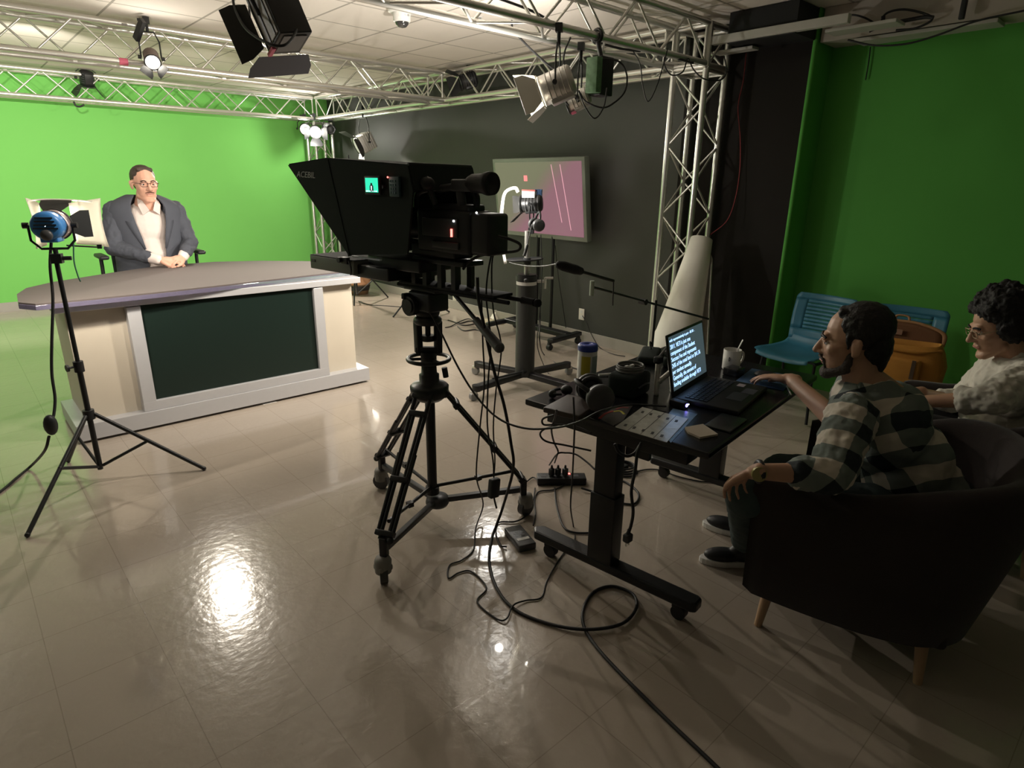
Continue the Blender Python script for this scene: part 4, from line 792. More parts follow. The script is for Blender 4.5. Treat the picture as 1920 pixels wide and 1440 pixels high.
# ---------------------------------------------------------------- wheeled monitor
t = thing('presentation_monitor', 'large wall-side monitor with grey frame on a wheeled black stand', 'monitor', (4.60, 4.68, 0))
tl = Matrix.Translation((0, 0, 1.435)) @ Matrix.Rotation(R(-7.3), 4, 'Y')
m = MB(tl); m.box((0.03, 0.030, 0), (0.07, 1.31, 0.785), bev=0.004); mf = m.build('bezel', mat('grey_green_bezel', (0.22, 0.25, 0.21), 0.4), t)
m = MB(tl); m.box((-0.007, 0.030, 0.004), (0.006, 1.235, 0.705)); scr = m.build('screen', None or mat('painted_screen_reflection', (0.03, 0.03, 0.03), 0.15), mf)
ms = MATS['painted_screen_reflection']; nb = ms.node_tree.nodes['Principled BSDF']; tc = nd(ms, 'NewGeometry'); sp = nd(ms, 'SeparateXYZ'); ms.node_tree.links.new(tc.outputs['Position'], sp.inputs[0])
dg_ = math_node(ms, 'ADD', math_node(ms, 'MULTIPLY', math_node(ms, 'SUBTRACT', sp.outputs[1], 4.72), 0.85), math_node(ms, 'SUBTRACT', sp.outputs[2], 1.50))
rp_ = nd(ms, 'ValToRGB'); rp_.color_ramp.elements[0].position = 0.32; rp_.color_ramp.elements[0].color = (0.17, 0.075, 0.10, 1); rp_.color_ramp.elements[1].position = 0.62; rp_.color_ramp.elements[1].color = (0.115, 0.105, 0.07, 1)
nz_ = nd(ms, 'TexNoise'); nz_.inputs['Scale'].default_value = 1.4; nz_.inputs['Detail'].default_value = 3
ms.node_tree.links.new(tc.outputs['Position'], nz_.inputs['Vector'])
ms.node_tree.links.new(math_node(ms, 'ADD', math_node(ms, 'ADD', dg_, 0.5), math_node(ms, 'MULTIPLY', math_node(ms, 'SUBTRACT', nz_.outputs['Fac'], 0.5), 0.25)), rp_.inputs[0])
ms.node_tree.links.new(rp_.outputs[0], nb.inputs['Emission Color']); nb.inputs['Emission Strength'].default_value = 0.9  # tan and pink room reflections painted into the screen as emission
m = MB(tl)
for y, l_ in ((-0.30, 0.55), (-0.42, 0.62)): m.bar((-0.0115, 0.055+y+0.05, 0.33), (-0.0115, 0.055+y-0.06, 0.33-l_), 0.002, 0.008)
m.build('reflection_streak', mat('painted_pink_streak', (0.4, 0.2, 0.25), 0.4, emit=(0.5, 0.25, 0.3), estr=0.7), scr)  # reflected streaks painted on the screen as glowing strips
m = MB(tl); m.box((-0.0115, 0.18, 0.20), (0.002, 0.05, 0.055)); m.build('reflection_mark', mat('painted_pink_mark', (0.6, 0.1, 0.1), 0.4, emit=(0.8, 0.2, 0.2), estr=0.8), scr)  # small reddish reflection painted on the screen as a glowing patch
for y in (0.07, -0.15):
    m = MB(); m.cyl((0.06, y, 0.10), (0.06, y, 1.35), 0.019); m.build('upright', M_BLK, t)
m = MB(); m.box((-0.02, -0.02, 0.105), (0.10, 0.95, 0.05), bev=0.008); m.build('base_bar', M_BLK, t)
for y in (-0.50, 0.46):
    m = MB(); m.bar((-0.33, y-0.03, 0.10), (0.16, y+0.02, 0.10), 0.075, 0.045, bev=0.012); lg = m.build('base_leg', M_BLK, t)
    for x in (-0.30, 0.12):
        m = MB(); m.cyl((x-0.012, y-0.03, 0.031), (x-0.012, y+0.01, 0.031), 0.030, n=16); m.box((x-0.012, y-0.01, 0.065), (0.035, 0.035, 0.03), bev=0.004); m.build('caster', M_RUB, lg)
# wall sockets
for i, (y, z) in enumerate(((4.24, 0.285), (6.10, 0.27), (6.45, 0.17))):
    t = thing('wall_socket', ('wall socket plate low on the black wall right of the monitor stand', 'wall socket plate low on the black wall behind the camera pan handle', 'small wall plate near the baseboard behind the camera')[i], 'wall socket', (XW, y, z))
    MB().box((-0.004, 0, 0), (0.006, 0.075, 0.118), bev=0.002).build('plate', M_CREAM, t)
    m = MB(); m.box((-0.0075, 0, 0.028), (0.003, 0.034, 0.03)); m.box((-0.0075, 0, -0.028), (0.003, 0.034, 0.03)); m.build('outlet', M_WHITE, t)

# ---------------------------------------------------------------- boom microphone
bst = leg_stand('boom_stand', 'thin black boom stand behind the laptop, carrying the shotgun microphone arm', (3.42, 2.36), [(3.15, 2.20), (3.62, 2.10), (3.52, 2.70)], 0.30, 0.86, rp=0.011, cat='microphone stand')
bp_ = Vector((3.284, 2.360, 0.865)); sl_ = Vector((3.42, 2.36, 0)); b0 = Vector((2.719, 2.320, 1.021))-sl_; b1 = Vector((4.172, 2.400, 0.629))-sl_; bm_ = bp_-sl_
MB().cyl(b0, b1, 0.0078, n=10).build('boom_arm', M_BLK, bst)
MB().cyl(bm_+Vector((0, -0.02, 0)), bm_+Vector((0, 0.03, 0)), 0.02).build('swivel', M_BLKP, bst)
MB().cyl(b0+Vector((0, 0, -0.05)), b0+Vector((0, 0, 0.035)), 0.013).build('shock_mount', mat('pale_green_mount', (0.45, 0.52, 0.42), 0.4), bst)
t = thing('shotgun_microphone', 'black shotgun microphone with a foam windscreen at the end of the boom arm', 'microphone', (2.677, 2.300, 1.091))
q0 = Vector((2.677, 2.300, 1.091)); q1 = Vector((2.396, 2.300, 1.176))-q0; q2 = Vector((2.885, 2.300, 1.042))-q0; q3 = Vector((2.585, 2.300, 1.125))-q0
MB().cyl(q3*0.9, q2, 0.0095, n=12).build('body', M_BLKP, t)
B_q = basis(q1-q3); m = MB(Matrix.Translation(q3) @ B_q.to_4x4()); Lw = (q1-q3).length; m.lathe([(0.001, -0.01), (0.022, -0.01), (0.027, Lw*0.2), (0.027, Lw*0.7), (0.020, Lw*0.93), (0.001, Lw)], n=18); m.build('windscreen', mat('black_foam', (0.01, 0.01, 0.01), 0.95, bump=0.4, bscale=200), t)
cable('thin cable dropping from the rear of the shotgun microphone', [(2.885, 2.300, 1.039), (2.890, 2.300, 0.985), (2.903, 2.310, 0.934), (2.919, 2.320, 0.892)], 0.0045)
cable('thin cable curving from the windscreen to the roller pedestal', [(2.417, 2.320, 1.173), (2.605, 2.600, 1.119), (2.760, 2.900, 1.076), (2.917, 3.200, 1.048), (2.957, 3.300, 1.047)], 0.004)

# ---------------------------------------------------------------- leaning paper roll
t = thing('paper_roll', 'tall off-white roll of backdrop paper leaning on the truss column', 'paper roll', (4.02, 2.63, 0))
n_ = 110; vs = []; 
b_ = Vector((0.0, 0.0, 0.005)); tp = Vector((4.509, 2.730, 1.179))-Vector((4.02, 2.63, 0)); axd = (tp-b_).normalized(); Bx = basis(axd)
H_ = (tp-b_).length
rows_ = [0, 0.25, 0.5, 0.75, 1.0]
for u_ in rows_:
    for j in range(n_+1):
        s_ = j/n_; a = s_*2*PI*2.35
        r_ = (0.235*(1-u_)+0.088*u_)*(1-0.10*s_)
        if s_ < 0.12: r_ *= 1+0.9*(0.12-s_)/0.12*0.55
        h = H_*u_*(1.0 if s_ > 0.12 else 1-0.16*(0.12-s_)/0.12)
        vs.append((b_+axd*h+Bx @ Vector((r_*math.cos(a+3.0), r_*math.sin(a+3.0), 0)))[:])
k_ = n_+1; fs = [(i*k_+j, i*k_+j+1, (i+1)*k_+j+1, (i+1)*k_+j) for i in range(len(rows_)-1) for j in range(n_)]
lowz = min(v[2] for v in vs); vs = [(x, y, z-lowz*max(0, 1-z/0.4)+0.0) for x, y, z in vs]
m = MB(); m.add(vs, fs, True); o2 = m.build('sheet', mat('off_white_paper', (0.76, 0.74, 0.66), 0.75, var=0.04), t); md = o2.modifiers.new('solid', 'SOLIDIFY'); md.thickness = 0.003
# ---------------------------------------------------------------- far stuff beyond the desk
leg_stand('light_stand', 'black tripod stand legs in front of the striped barrel beyond the desk', (4.12, 7.75), [(3.906, 7.45), (4.573, 7.704), (3.95, 8.15)], 0.52, 1.9, mid=0.5)
leg_stand('light_stand', 'low black tripod stand behind the camera tripod head', (4.30, 6.55), [(3.917, 6.483), (4.62, 6.30), (4.45, 6.95)], 0.30, 1.3, mid=0.5)
t = thing('barrel', 'small barrel with black and orange bands beside the far wall', 'barrel', (4.42, 8.25, 0))
PR = [(0.13, 0.0), (0.165, 0.14), (0.17, 0.24), (0.165, 0.34), (0.13, 0.48)]
MB().lathe([(0.001, 0)]+PR+[(0.001, 0.48)], n=28).build('staves', mat('brown_wood', (0.20, 0.12, 0.06), 0.6), t)
m = MB(); m.lathe([(0.150, 0.06), (0.166, 0.12), (0.166, 0.13), (0.150, 0.06)], n=28); m.lathe([(0.168, 0.27), (0.168, 0.35), (0.155, 0.40), (0.150, 0.40)], n=28); m.build('black_hoop', M_BLK, t)
m = MB(); m.lathe([(0.167, 0.15), (0.173, 0.20), (0.173, 0.25), (0.168, 0.265)], n=28); m.build('orange_band', mat('orange_band_paint', (0.62, 0.33, 0.18), 0.5), t)
cable('thin black cable lying on the floor along the black wall', [(4.091, 7.672, 0.005), (4.076, 7.385, 0.005), (4.205, 7.189, 0.005), (4.367, 6.922, 0.005), (4.546, 6.689, 0.005)], 0.005)
# papers and clutter at the baseboard
tag(MB().box((4.698, 5.517, 0.006), (0.20, 0.30, 0.008), rz=0.5).build('paper_bag', mat('beige_paper', (0.62, 0.55, 0.38), 0.7)), 'crumpled beige paper on the floor at the baseboard behind the pedestal', 'paper')
m = MB(); pc = (4.851, 5.626, 0.000); m.add([(pc[0]-0.10, pc[1]-0.05, 0.012), (pc[0]+0.05, pc[1]-0.08, 0.012), (pc[0]+0.02, pc[1]+0.02, 0.16), (pc[0]-0.06, pc[1]+0.06, 0.012)], [(0, 1, 2), (1, 3, 2), (3, 0, 2), (0, 3, 1)])
tag(m.build('folded_card', M_CREAM), 'small folded pale card standing on the floor at the baseboard', 'card')
cable('upper dark cable of the small tangle on the floor behind the camera tripod', [(4.329, 5.924, 0.006), (4.331, 5.695, 0.006), (4.492, 5.718, 0.006), (4.511, 5.589, 0.006), (4.300, 5.573, 0.006), (4.325, 5.812, 0.006)], 0.006, group='tangled cables behind the camera tripod')
cable('cable running from the small tangle towards the pedestal foot', [(4.192, 5.554, 0.012), (4.133, 5.358, 0.006), (4.259, 5.325, 0.006), (4.263, 5.188, 0.006), (4.257, 4.998, 0.006)], 0.006, group='tangled cables behind the camera tripod')
cable('cable trailing left out of the small tangle towards the tripod', [(4.452, 5.516, 0.014), (4.551, 5.792, 0.012), (4.362, 5.736, 0.014), (4.146, 5.624, 0.006), (4.065, 5.618, 0.006)], 0.006, group='tangled cables behind the camera tripod')

# ================================================================ work table
TB = Matrix.Translation((1.76, 0.96, 0)) @ Matrix.Rotation(R(7), 4, 'Z')
ZT = 0.732
M_TT = mat('black_gloss_tabletop', (0.016, 0.017, 0.019), 0.22, spec=0.5)
t = thing('work_table', 'black height-adjustable table on two wheeled feet, holding the laptop', 'table', (1.76, 0.96, 0), rz=R(7))
MB().box((0.61, 0.395, 0.718), (1.22, 0.80, 0.027)).build('tabletop', M_TT, t, bevel=0.006)
m = MB(); m.box((0.075, 0.39, 0.675), (0.09, 0.62, 0.055), bev=0.004); m.box((1.12, 0.39, 0.675), (0.09, 0.62, 0.055), bev=0.004); m.box((0.60, 0.14, 0.672), (1.05, 0.03, 0.06), bev=0.003); m.box((0.60, 0.40, 0.672), (1.05, 0.05, 0.05), bev=0.003); m.build('frame', M_BLK, t)
for x in (0.065, 1.12):
    m = MB(); m.box((x, 0.41, 0.50), (0.062, 0.098, 0.33), bev=0.004); m.box((x, 0.41, 0.26), (0.075, 0.115, 0.30), bev=0.004); m.box((x+0.02, 0.30, 0.63), (0.02, 0.10, 0.07)); lg = m.build('leg', M_BLK, t)
    m = MB(); m.prism([(-0.036, -0.385), (-0.025, -0.405), (0.025, -0.405), (0.036, -0.385), (0.036, 0.36), (0.0, 0.39), (-0.036, 0.36)], 0.070, 0.112, M=Matrix.Translation((x, 0.39, 0))); ft = m.build('foot', M_BLK, lg, bevel=0.01)
    for y in (0.06, 0.68):
        m = MB(); m.cyl((x-0.016, y, 0.030), (x+0.016, y, 0.030), 0.0295, n=18); m.box((x, y+0.01, 0.058), (0.034, 0.036, 0.030), bev=0.006); m.build('caster', M_RUB, lg)

def on_table(x, y, z=0.0, rz=0.0): return TB @ Matrix.Translation((x, y, ZT+z)) @ Matrix.Rotation(R(rz), 4, 'Z')
def TBW(p, z=None):            # point on the table surface, world -> same with table height
    return Vector((p[0], p[1], ZT+0.0015 if z is None else z))
# laptop
lx, ly = ((2.109, 1.330, 0.735)[0], (2.109, 1.330, 0.735)[1])
LR = R(11)
t = thing('laptop', 'open laptop showing large blue-white script text on its screen', 'laptop', (lx, ly, ZT+0.001), rz=LR)
LW, LD = 0.395, 0.265
MB().box((LW/2, -LD/2, 0.010), (LW, LD, 0.018), bev=0.004).build('base', mat('black_laptop_shell', (0.014, 0.015, 0.017), 0.42), t)
m = MB()
for i in range(14):
    for j in range(5): m.box((0.030+i*0.0245+0.008, -0.045-j*0.0195, 0.0205), (0.0205, 0.0155, 0.003))
m.build('keyboard', mat('dark_slate_keys', (0.03, 0.037, 0.05), 0.4), t)
MB().box((LW/2-0.02, -0.205, 0.0193), (0.11, 0.065, 0.0012)).build('touchpad', M_DGREY, t)
MB().box((LW-0.055, -0.170, 0.0196), (0.040, 0.030, 0.0012)).build('sticker', mat('pinkish_sticker', (0.50, 0.42, 0.42), 0.5), t)
MB().box((LW-0.12, -0.225, 0.0196), (0.075, 0.050, 0.0012)).build('sticker', mat('grey_sticker', (0.10, 0.10, 0.12), 0.5), t)
LH = 0.262; tilt = R(-12)
SM = Matrix.Translation((0, 0.0, 0.014)) @ Matrix.Rotation(tilt, 4, 'X') @ Matrix.Rotation(R(90), 4, 'X')     # local x right, y up, z towards the typist
m = MB(SM); m.box((LW/2, LH/2, -0.004), (LW, LH, 0.008), bev=0.003); ld = m.build('lid', MATS['black_laptop_shell'], t)
M_SCR = mat('lit_laptop_screen', (0.01, 0.015, 0.02), 0.3, emit=(0.05, 0.075, 0.085), estr=0.55)
MB(SM).box((LW/2, LH/2+0.008, 0.0006), (LW-0.024, LH-0.036, 0.0006)).build('display', M_SCR, ld)
M_TXT = mat('lit_script_text', (0.3, 0.45, 0.7), 0.4, emit=(0.34, 0.56, 1.0), estr=1.5)
lines = ['2011. VETI is just one', 'component of the Student', 'Success Fee and represents', '24% of the total fund or $41.76', 'per student annually.', 'Generally, the amount of', 'funding available through VETI']
for i, s_ in enumerate(lines):
    text_mesh('script_line', s_, 0.0262, M_TXT, ld, SM @ Matrix.Translation((0.018, LH-0.062-0.0262*i, 0.0012)), 0.0002, sx=0.93)
text_mesh('script_line', 'with representatively in part - 80 50  .', 0.016, M_TXT, ld, SM @ Matrix.Translation((0.018, LH-0.032, 0.0012)), 0.0002, sx=1.1)
# mouse, mouse mat
mm = (2.714, 1.228, 0.735)
t = thing('mouse_mat', 'blue patterned mouse mat under the hand of the man in plaid', 'mouse mat', (mm[0], mm[1], ZT), rz=R(12))
MB().box((0, 0, 0.002), (0.26, 0.21, 0.003), bev=0.001).build('mat_sheet', mat('blue_mat_cloth', (0.035, 0.085, 0.18), 0.6, var=0.7, vscale=25), t)
mo = Vector((2.721, 1.237, 0.755))
t = thing('computer_mouse', 'black mouse under the right hand of the man in plaid', 'mouse', (mo.x, mo.y, ZT+0.004), rz=R(20))
MB().sph((0, 0, 0.012), (0.031, 0.055, 0.022), 18).build('shell', M_BLKP, t)
# mug with spoon
mg = (2.833, 1.478, 0.735)
t = thing('mug', 'white mug with a plastic spoon standing at the far end of the black table', 'mug', (mg[0]-0.10, mg[1]-0.055, ZT))
m = MB(); m.lathe([(0.001, 0.0), (0.036, 0.0), (0.041, 0.006), (0.042, 0.100), (0.039, 0.100), (0.038, 0.010), (0.001, 0.008)], n=30); m.build('cup', M_WHITE, t)
m = MB(); m.tube([(0.040, -0.012, 0.082), (0.062, -0.022, 0.078), (0.066, -0.024, 0.052), (0.056, -0.02, 0.030), (0.040, -0.012, 0.020)], 0.0055, 8); m.build('handle', M_WHITE, t)
m = MB(); m.tube([(-0.043, -0.010, 0.070), (-0.0435, -0.008, 0.060), (-0.0435, -0.010, 0.050), (-0.0430, -0.014, 0.060)], 0.0016, 6, closed=True); m.build('printed_mark', M_DGREY, t)
t = thing('spoon', 'pale plastic spoon sticking out of the white mug', 'spoon', (mg[0]-0.10, mg[1]-0.055, ZT+0.012))
m = MB(); m.bar((0.005, 0.012, 0.0), (0.058, -0.015, 0.130), 0.007, 0.003); m.sph((0.0, 0.012, 0.005), (0.010, 0.006, 0.006), 8); m.build('handle', M_WHITE, t)
t = thing('clear_box', 'dark translucent box in front of the white mug', 'box', (mg[0]-0.17, mg[1]-0.11, ZT))
m = MB(); m.box((0, 0, 0.018), (0.08, 0.07, 0.035), bev=0.004); m.build('case', mat('smoky_plastic', (0.04, 0.04, 0.042), 0.12, trans=0.3), t)
# wipes tub
wp = (2.049, 1.756, 0.735)
t = thing('wipes_canister', 'white canister of cleaning wipes with a blue lid and yellow label', 'canister', (wp[0]-0.02, wp[1]-0.02, ZT))
m = MB(); m.lathe([(0.001, 0), (0.041, 0), (0.043, 0.004), (0.043, 0.150), (0.041, 0.153), (0.001, 0.153)], n=30); m.build('tub', M_WHITE, t)
m = MB(); m.lathe([(0.044, 0.150), (0.045, 0.152), (0.045, 0.172), (0.040, 0.178), (0.018, 0.180), (0.016, 0.176), (0.001, 0.176)], n=30); m.build('lid', mat('royal_blue_lid', (0.03, 0.06, 0.36), 0.35), t)
m = MB(Matrix.Rotation(R(185), 4, 'Z')); m.lathe([(0.0436, 0.045), (0.0436, 0.13)], n=10, arc=R(55)); m.build('yellow_label', mat('yellow_label', (0.65, 0.55, 0.06), 0.5), t)
m = MB(Matrix.Rotation(R(250), 4, 'Z')); m.lathe([(0.0436, 0.02), (0.0436, 0.13)], n=10, arc=R(60)); m.build('grey_label', mat('pale_print', (0.38, 0.45, 0.42), 0.5), t)
# headphones on the table, on a case
hd = (1.770, 1.481, 0.735)
t = thing('equipment_case', 'dark brown slim case lying under the headphones', 'case', (hd[0]-0.05, hd[1]+0.05, ZT), rz=R(14))
MB().box((0, 0, 0.012), (0.20, 0.16, 0.022), bev=0.006).build('shell', mat('dark_brown_case', (0.05, 0.035, 0.03), 0.5), t)
headphones('large black headphones lying on the near corner of the black table', Matrix.Translation((hd[0]+0.01, hd[1]+0.0, ZT+0.075)) @ Matrix.Rotation(R(58), 4, 'Z') @ Matrix.Rotation(R(-58), 4, 'X'), 0.055)
sg = (1.768, 1.673, 0.735)
t = thing('headset', 'small black headset lying at the left edge of the table', 'headset', (sg[0]+0.03, sg[1], ZT))
m = MB(); m.tube([(0.045*math.cos(a), 0.03*math.sin(a), 0.022) for a in [2*PI*i/9 for i in range(7)]], 0.006, 8); m.build('band', M_BLKP, t)
MB().sph((0.035, 0.0, 0.022), (0.026, 0.026, 0.021), 14).build('ear_cup', M_RUB, t); MB().sph((-0.04, 0.01, 0.018), (0.018, 0.018, 0.018), 12).build('ear_cup', M_RUB, t)
# black round case with coiled cable, silver legs, pouches
bx = (2.040, 1.474, 0.735)
t = thing('black_bag', 'black soft case with a coil of cable resting on top', 'bag', (bx[0]+0.01, bx[1]+0.04, ZT), rz=R(10))
MB().box((0, 0, 0.05), (0.16, 0.13, 0.10), bev=0.02).build('case', M_CLOTHB, t)
m = MB(); m.tube([(-0.05, -0.068, 0.05), (0.0, -0.075, 0.06), (0.05, -0.068, 0.05)], 0.004, 6); m.build('zip', M_DGREY, t)
t = thing('coiled_cable', 'coil of grey cable lying on top of the black soft case', 'cable', (bx[0]+0.015, bx[1]+0.045, ZT+0.100))
m = MB(); 
for i in range(4): m.torus((0.002*i, 0.001*i, 0.006+0.006*i), 0.055-0.003*(i % 2), 0.0036, n=26, m=6, sx=1.1)
m.build('coil', mat('grey_cable', (0.16, 0.16, 0.15), 0.4), t)
m = MB(); m.box((0.012, 0.0, 0.020), (0.022, 0.012, 0.010), bev=0.002); m.box((-0.012, 0.008, 0.018), (0.018, 0.012, 0.010), bev=0.002); m.build('plug', M_WHITE, t)
pen = (2.212, 1.728, 0.735)
tag(MB().cyl((pen[0]-0.07, pen[1]+0.03, ZT+0.007), (pen[0]+0.06, pen[1]-0.03, ZT+0.007), 0.0055).build('pen', M_WHITE), 'white pen lying left of the coiled cable', 'pen')
t = thing('mini_tripod', 'silver-legged tabletop tripod with black clamp left of the laptop', 'tripod', (bx[0]+0.12, bx[1]-0.035, ZT))
for a, b in (((-0.03, -0.01, 0.008), (-0.02, 0.0, 0.145)), ((0.055, -0.035, 0.008), (0.045, -0.01, 0.165)), ((-0.02, -0.015, 0.06), (0.095, -0.02, 0.105))):
    m = MB(); m.cyl(a, b, 0.0115, n=12); m.sph(a, 0.013, 8); m.build('leg', mat('bright_silver_paint', (0.85, 0.82, 0.76), 0.35, metal=0.25), t)
m = MB(); m.cyl((-0.02, 0.0, 0.15), (0.12, 0.05, 0.170), 0.011); m.box((-0.02, 0.0, 0.15), (0.035, 0.03, 0.03), bev=0.006); m.box((0.045, -0.01, 0.168), (0.04, 0.03, 0.03), bev=0.006); m.build('clamp_head', M_BLKP, t)
pu = (2.606, 1.819, 0.735)
t = thing('camera_pouch', 'black padded pouch lying at the back edge of the table behind the coil', 'pouch', (pu[0]-0.03, pu[1]-0.03, ZT), rz=R(30))
MB().box((0, 0, 0.02), (0.24, 0.10, 0.04), bev=0.016).build('padding', M_CLOTHB, t)
m = MB(); m.tube([(0.05, 0, 0.04), (0.08, 0.01, 0.07), (0.12, 0.0, 0.045)], 0.005, 6); m.build('strap', M_RUB, t)
t = thing('camera_pouch', 'black zipped pouch in front of the padded one, right behind the coil', 'pouch', (pu[0]+0.00, pu[1]-0.15, ZT), rz=R(26))
MB().box((0, 0, 0.025), (0.22, 0.08, 0.05), bev=0.02).build('padding', M_CLOTHB, t)
hb = (2.830, 1.893, 0.735)
# plastic sleeve, colourful sheet, paper packet, phone, pen
ps = [(1.702, 1.304, 0.735), (1.952, 1.369, 0.735), (1.980, 1.176, 0.735), (1.726, 1.097, 0.735)]
c0 = Vector((sum(p[0] for p in ps)/4, sum(p[1] for p in ps)/4, ZT))
t = thing('labelled_sheet', 'pale silvery sheet with printed rows in a clear sleeve at the front edge', 'sheet', c0[:])
m = MB(); m.prism([(p[0]-c0.x, p[1]-c0.y) for p in ps][::-1], 0.001, 0.003); m.build('sleeve', mat('silvery_sleeve', (0.62, 0.64, 0.60), 0.25, metal=0.2, var=0.25, vscale=30, bump=0.3, bscale=14), t)
m = MB()
for i in range(3):
    f_ = 0.25+0.25*i; a = Vector(ps[0]).lerp(Vector(ps[3]), f_)-c0; b = Vector(ps[1]).lerp(Vector(ps[2]), f_)-c0; a.z = b.z = 0.0034; m.bar(a, b, 0.0016, 0.0006)
for i in range(5):
    f_ = 0.12+0.18*i
    for g_ in (0.15, 0.8):
        a = Vector(ps[0]).lerp(Vector(ps[3]), f_).lerp(Vector(ps[1]).lerp(Vector(ps[2]), f_), g_)-c0; a.z = 0.0035; m.box(a, (0.022, 0.010, 0.0008), rz=0.4)
m.build('printed_rows', mat('dark_print', (0.05, 0.05, 0.05), 0.5), t)
ps2 = [(1.820, 1.204, 0.735), (2.037, 1.282, 0.735), (2.060, 1.185, 0.735), (1.737, 1.088, 0.735)]
m = MB(); m.prism([(p[0], p[1]) for p in ps2][::-1], ZT+0.0002, ZT+0.0009); tag(m.build('blue_sheet', mat('pale_blue_sheet', (0.16, 0.27, 0.44), 0.3, var=0.4, vscale=40)), 'pale blue printed sheet sticking out under the silvery sleeve', 'sheet')
ps3 = [(1.728, 1.410, 0.735), (1.857, 1.440, 0.735), (1.956, 1.415, 0.735), (1.775, 1.327, 0.735), (1.708, 1.319, 0.735)]
c1 = Vector((ps3[0][0], ps3[0][1], ZT))
t = thing('leaflet', 'dark leaflet with a red and yellow arc, left of the silvery sleeve', 'leaflet', c1[:])
m = MB(); m.prism([(p[0]-c1.x, p[1]-c1.y) for p in ps3][::-1], 0.0004, 0.0012); m.build('page', mat('dark_leaflet_paper', (0.06, 0.055, 0.05), 0.45), t)
for nm, cc, q_ in (('red_arc', (0.55, 0.07, 0.05), [(1.724, 1.399, 0.735), (1.781, 1.418, 0.735), (1.829, 1.417, 0.735)]), ('yellow_arc', (0.55, 0.50, 0.05), [(1.824, 1.413, 0.735), (1.850, 1.399, 0.735), (1.834, 1.366, 0.735)]), ('dark_red_patch', (0.28, 0.05, 0.05), [(1.851, 1.421, 0.735), (1.887, 1.423, 0.735), (1.904, 1.401, 0.735)])):
    m = MB(); m.tube([(Vector((p[0], p[1], ZT+0.0015))-c1) for p in q_], 0.006, 6, 5); m.v = [Vector((v.x, v.y, 0.0014+(v.z-0.0015)*0.1)) for v in m.v]; m.build(nm, mat(nm, cc, 0.5), t)
ps4 = [(1.886, 1.129, 0.735), (1.965, 1.103, 0.735), (1.920, 1.015, 0.735), (1.844, 1.041, 0.735), (1.855, 1.095, 0.735)]
m = MB(); m.prism([(p[0], p[1]) for p in ps4][::-1], ZT+0.0005, ZT+0.008); tag(m.build('paper_packet', mat('cream_packet', (0.50, 0.43, 0.33), 0.7, var=0.08, vscale=40)), 'cream paper packet near the front corner of the table', 'packet', )
ph_ = (2.053, 1.079, 0.735)
t = thing('tablet', 'dark tablet lying in front of the laptop palm rest', 'tablet', (ph_[0]-0.0, ph_[1]-0.02, ZT), rz=R(8))
MB().box((0, 0, 0.004), (0.17, 0.10, 0.007), bev=0.003).build('case', mat('dark_tablet_glass', (0.03, 0.034, 0.036), 0.25), t)
pe = (2.621, 1.084, 0.735)
tag(MB().cyl((pe[0]-0.05, pe[1]-0.035, ZT+0.004), (pe[0]+0.05, pe[1]+0.03, ZT+0.004), 0.0035).build('pencil', M_CREAM), 'pale pencil lying beside the mouse mat at the table edge', 'pencil')
# little lit usb hubs beside the laptop
t = thing('usb_hub', 'small black hub with a glowing blue ring beside the laptop corner', 'hub', (lx-0.035, ly-0.05, ZT))
MB().box((0, 0, 0.014), (0.035, 0.07, 0.026), bev=0.004).build('case', M_BLKP, t)
M_BL = mat('blue_led', (0.1, 0.1, 0.8), 0.4, emit=(0.25, 0.22, 1.0), estr=5.0)
m = MB(); m.torus((-0.0, -0.0365, 0.016), 0.006, 0.0015, axis=(0, 1, 0), n=16, m=6); m.build('glowing_ring', M_BL, t)
MB().sph((0.0120, -0.0370, 0.018), 0.0025, 8).build('indicator_light', MATS['white_indicator'], t)

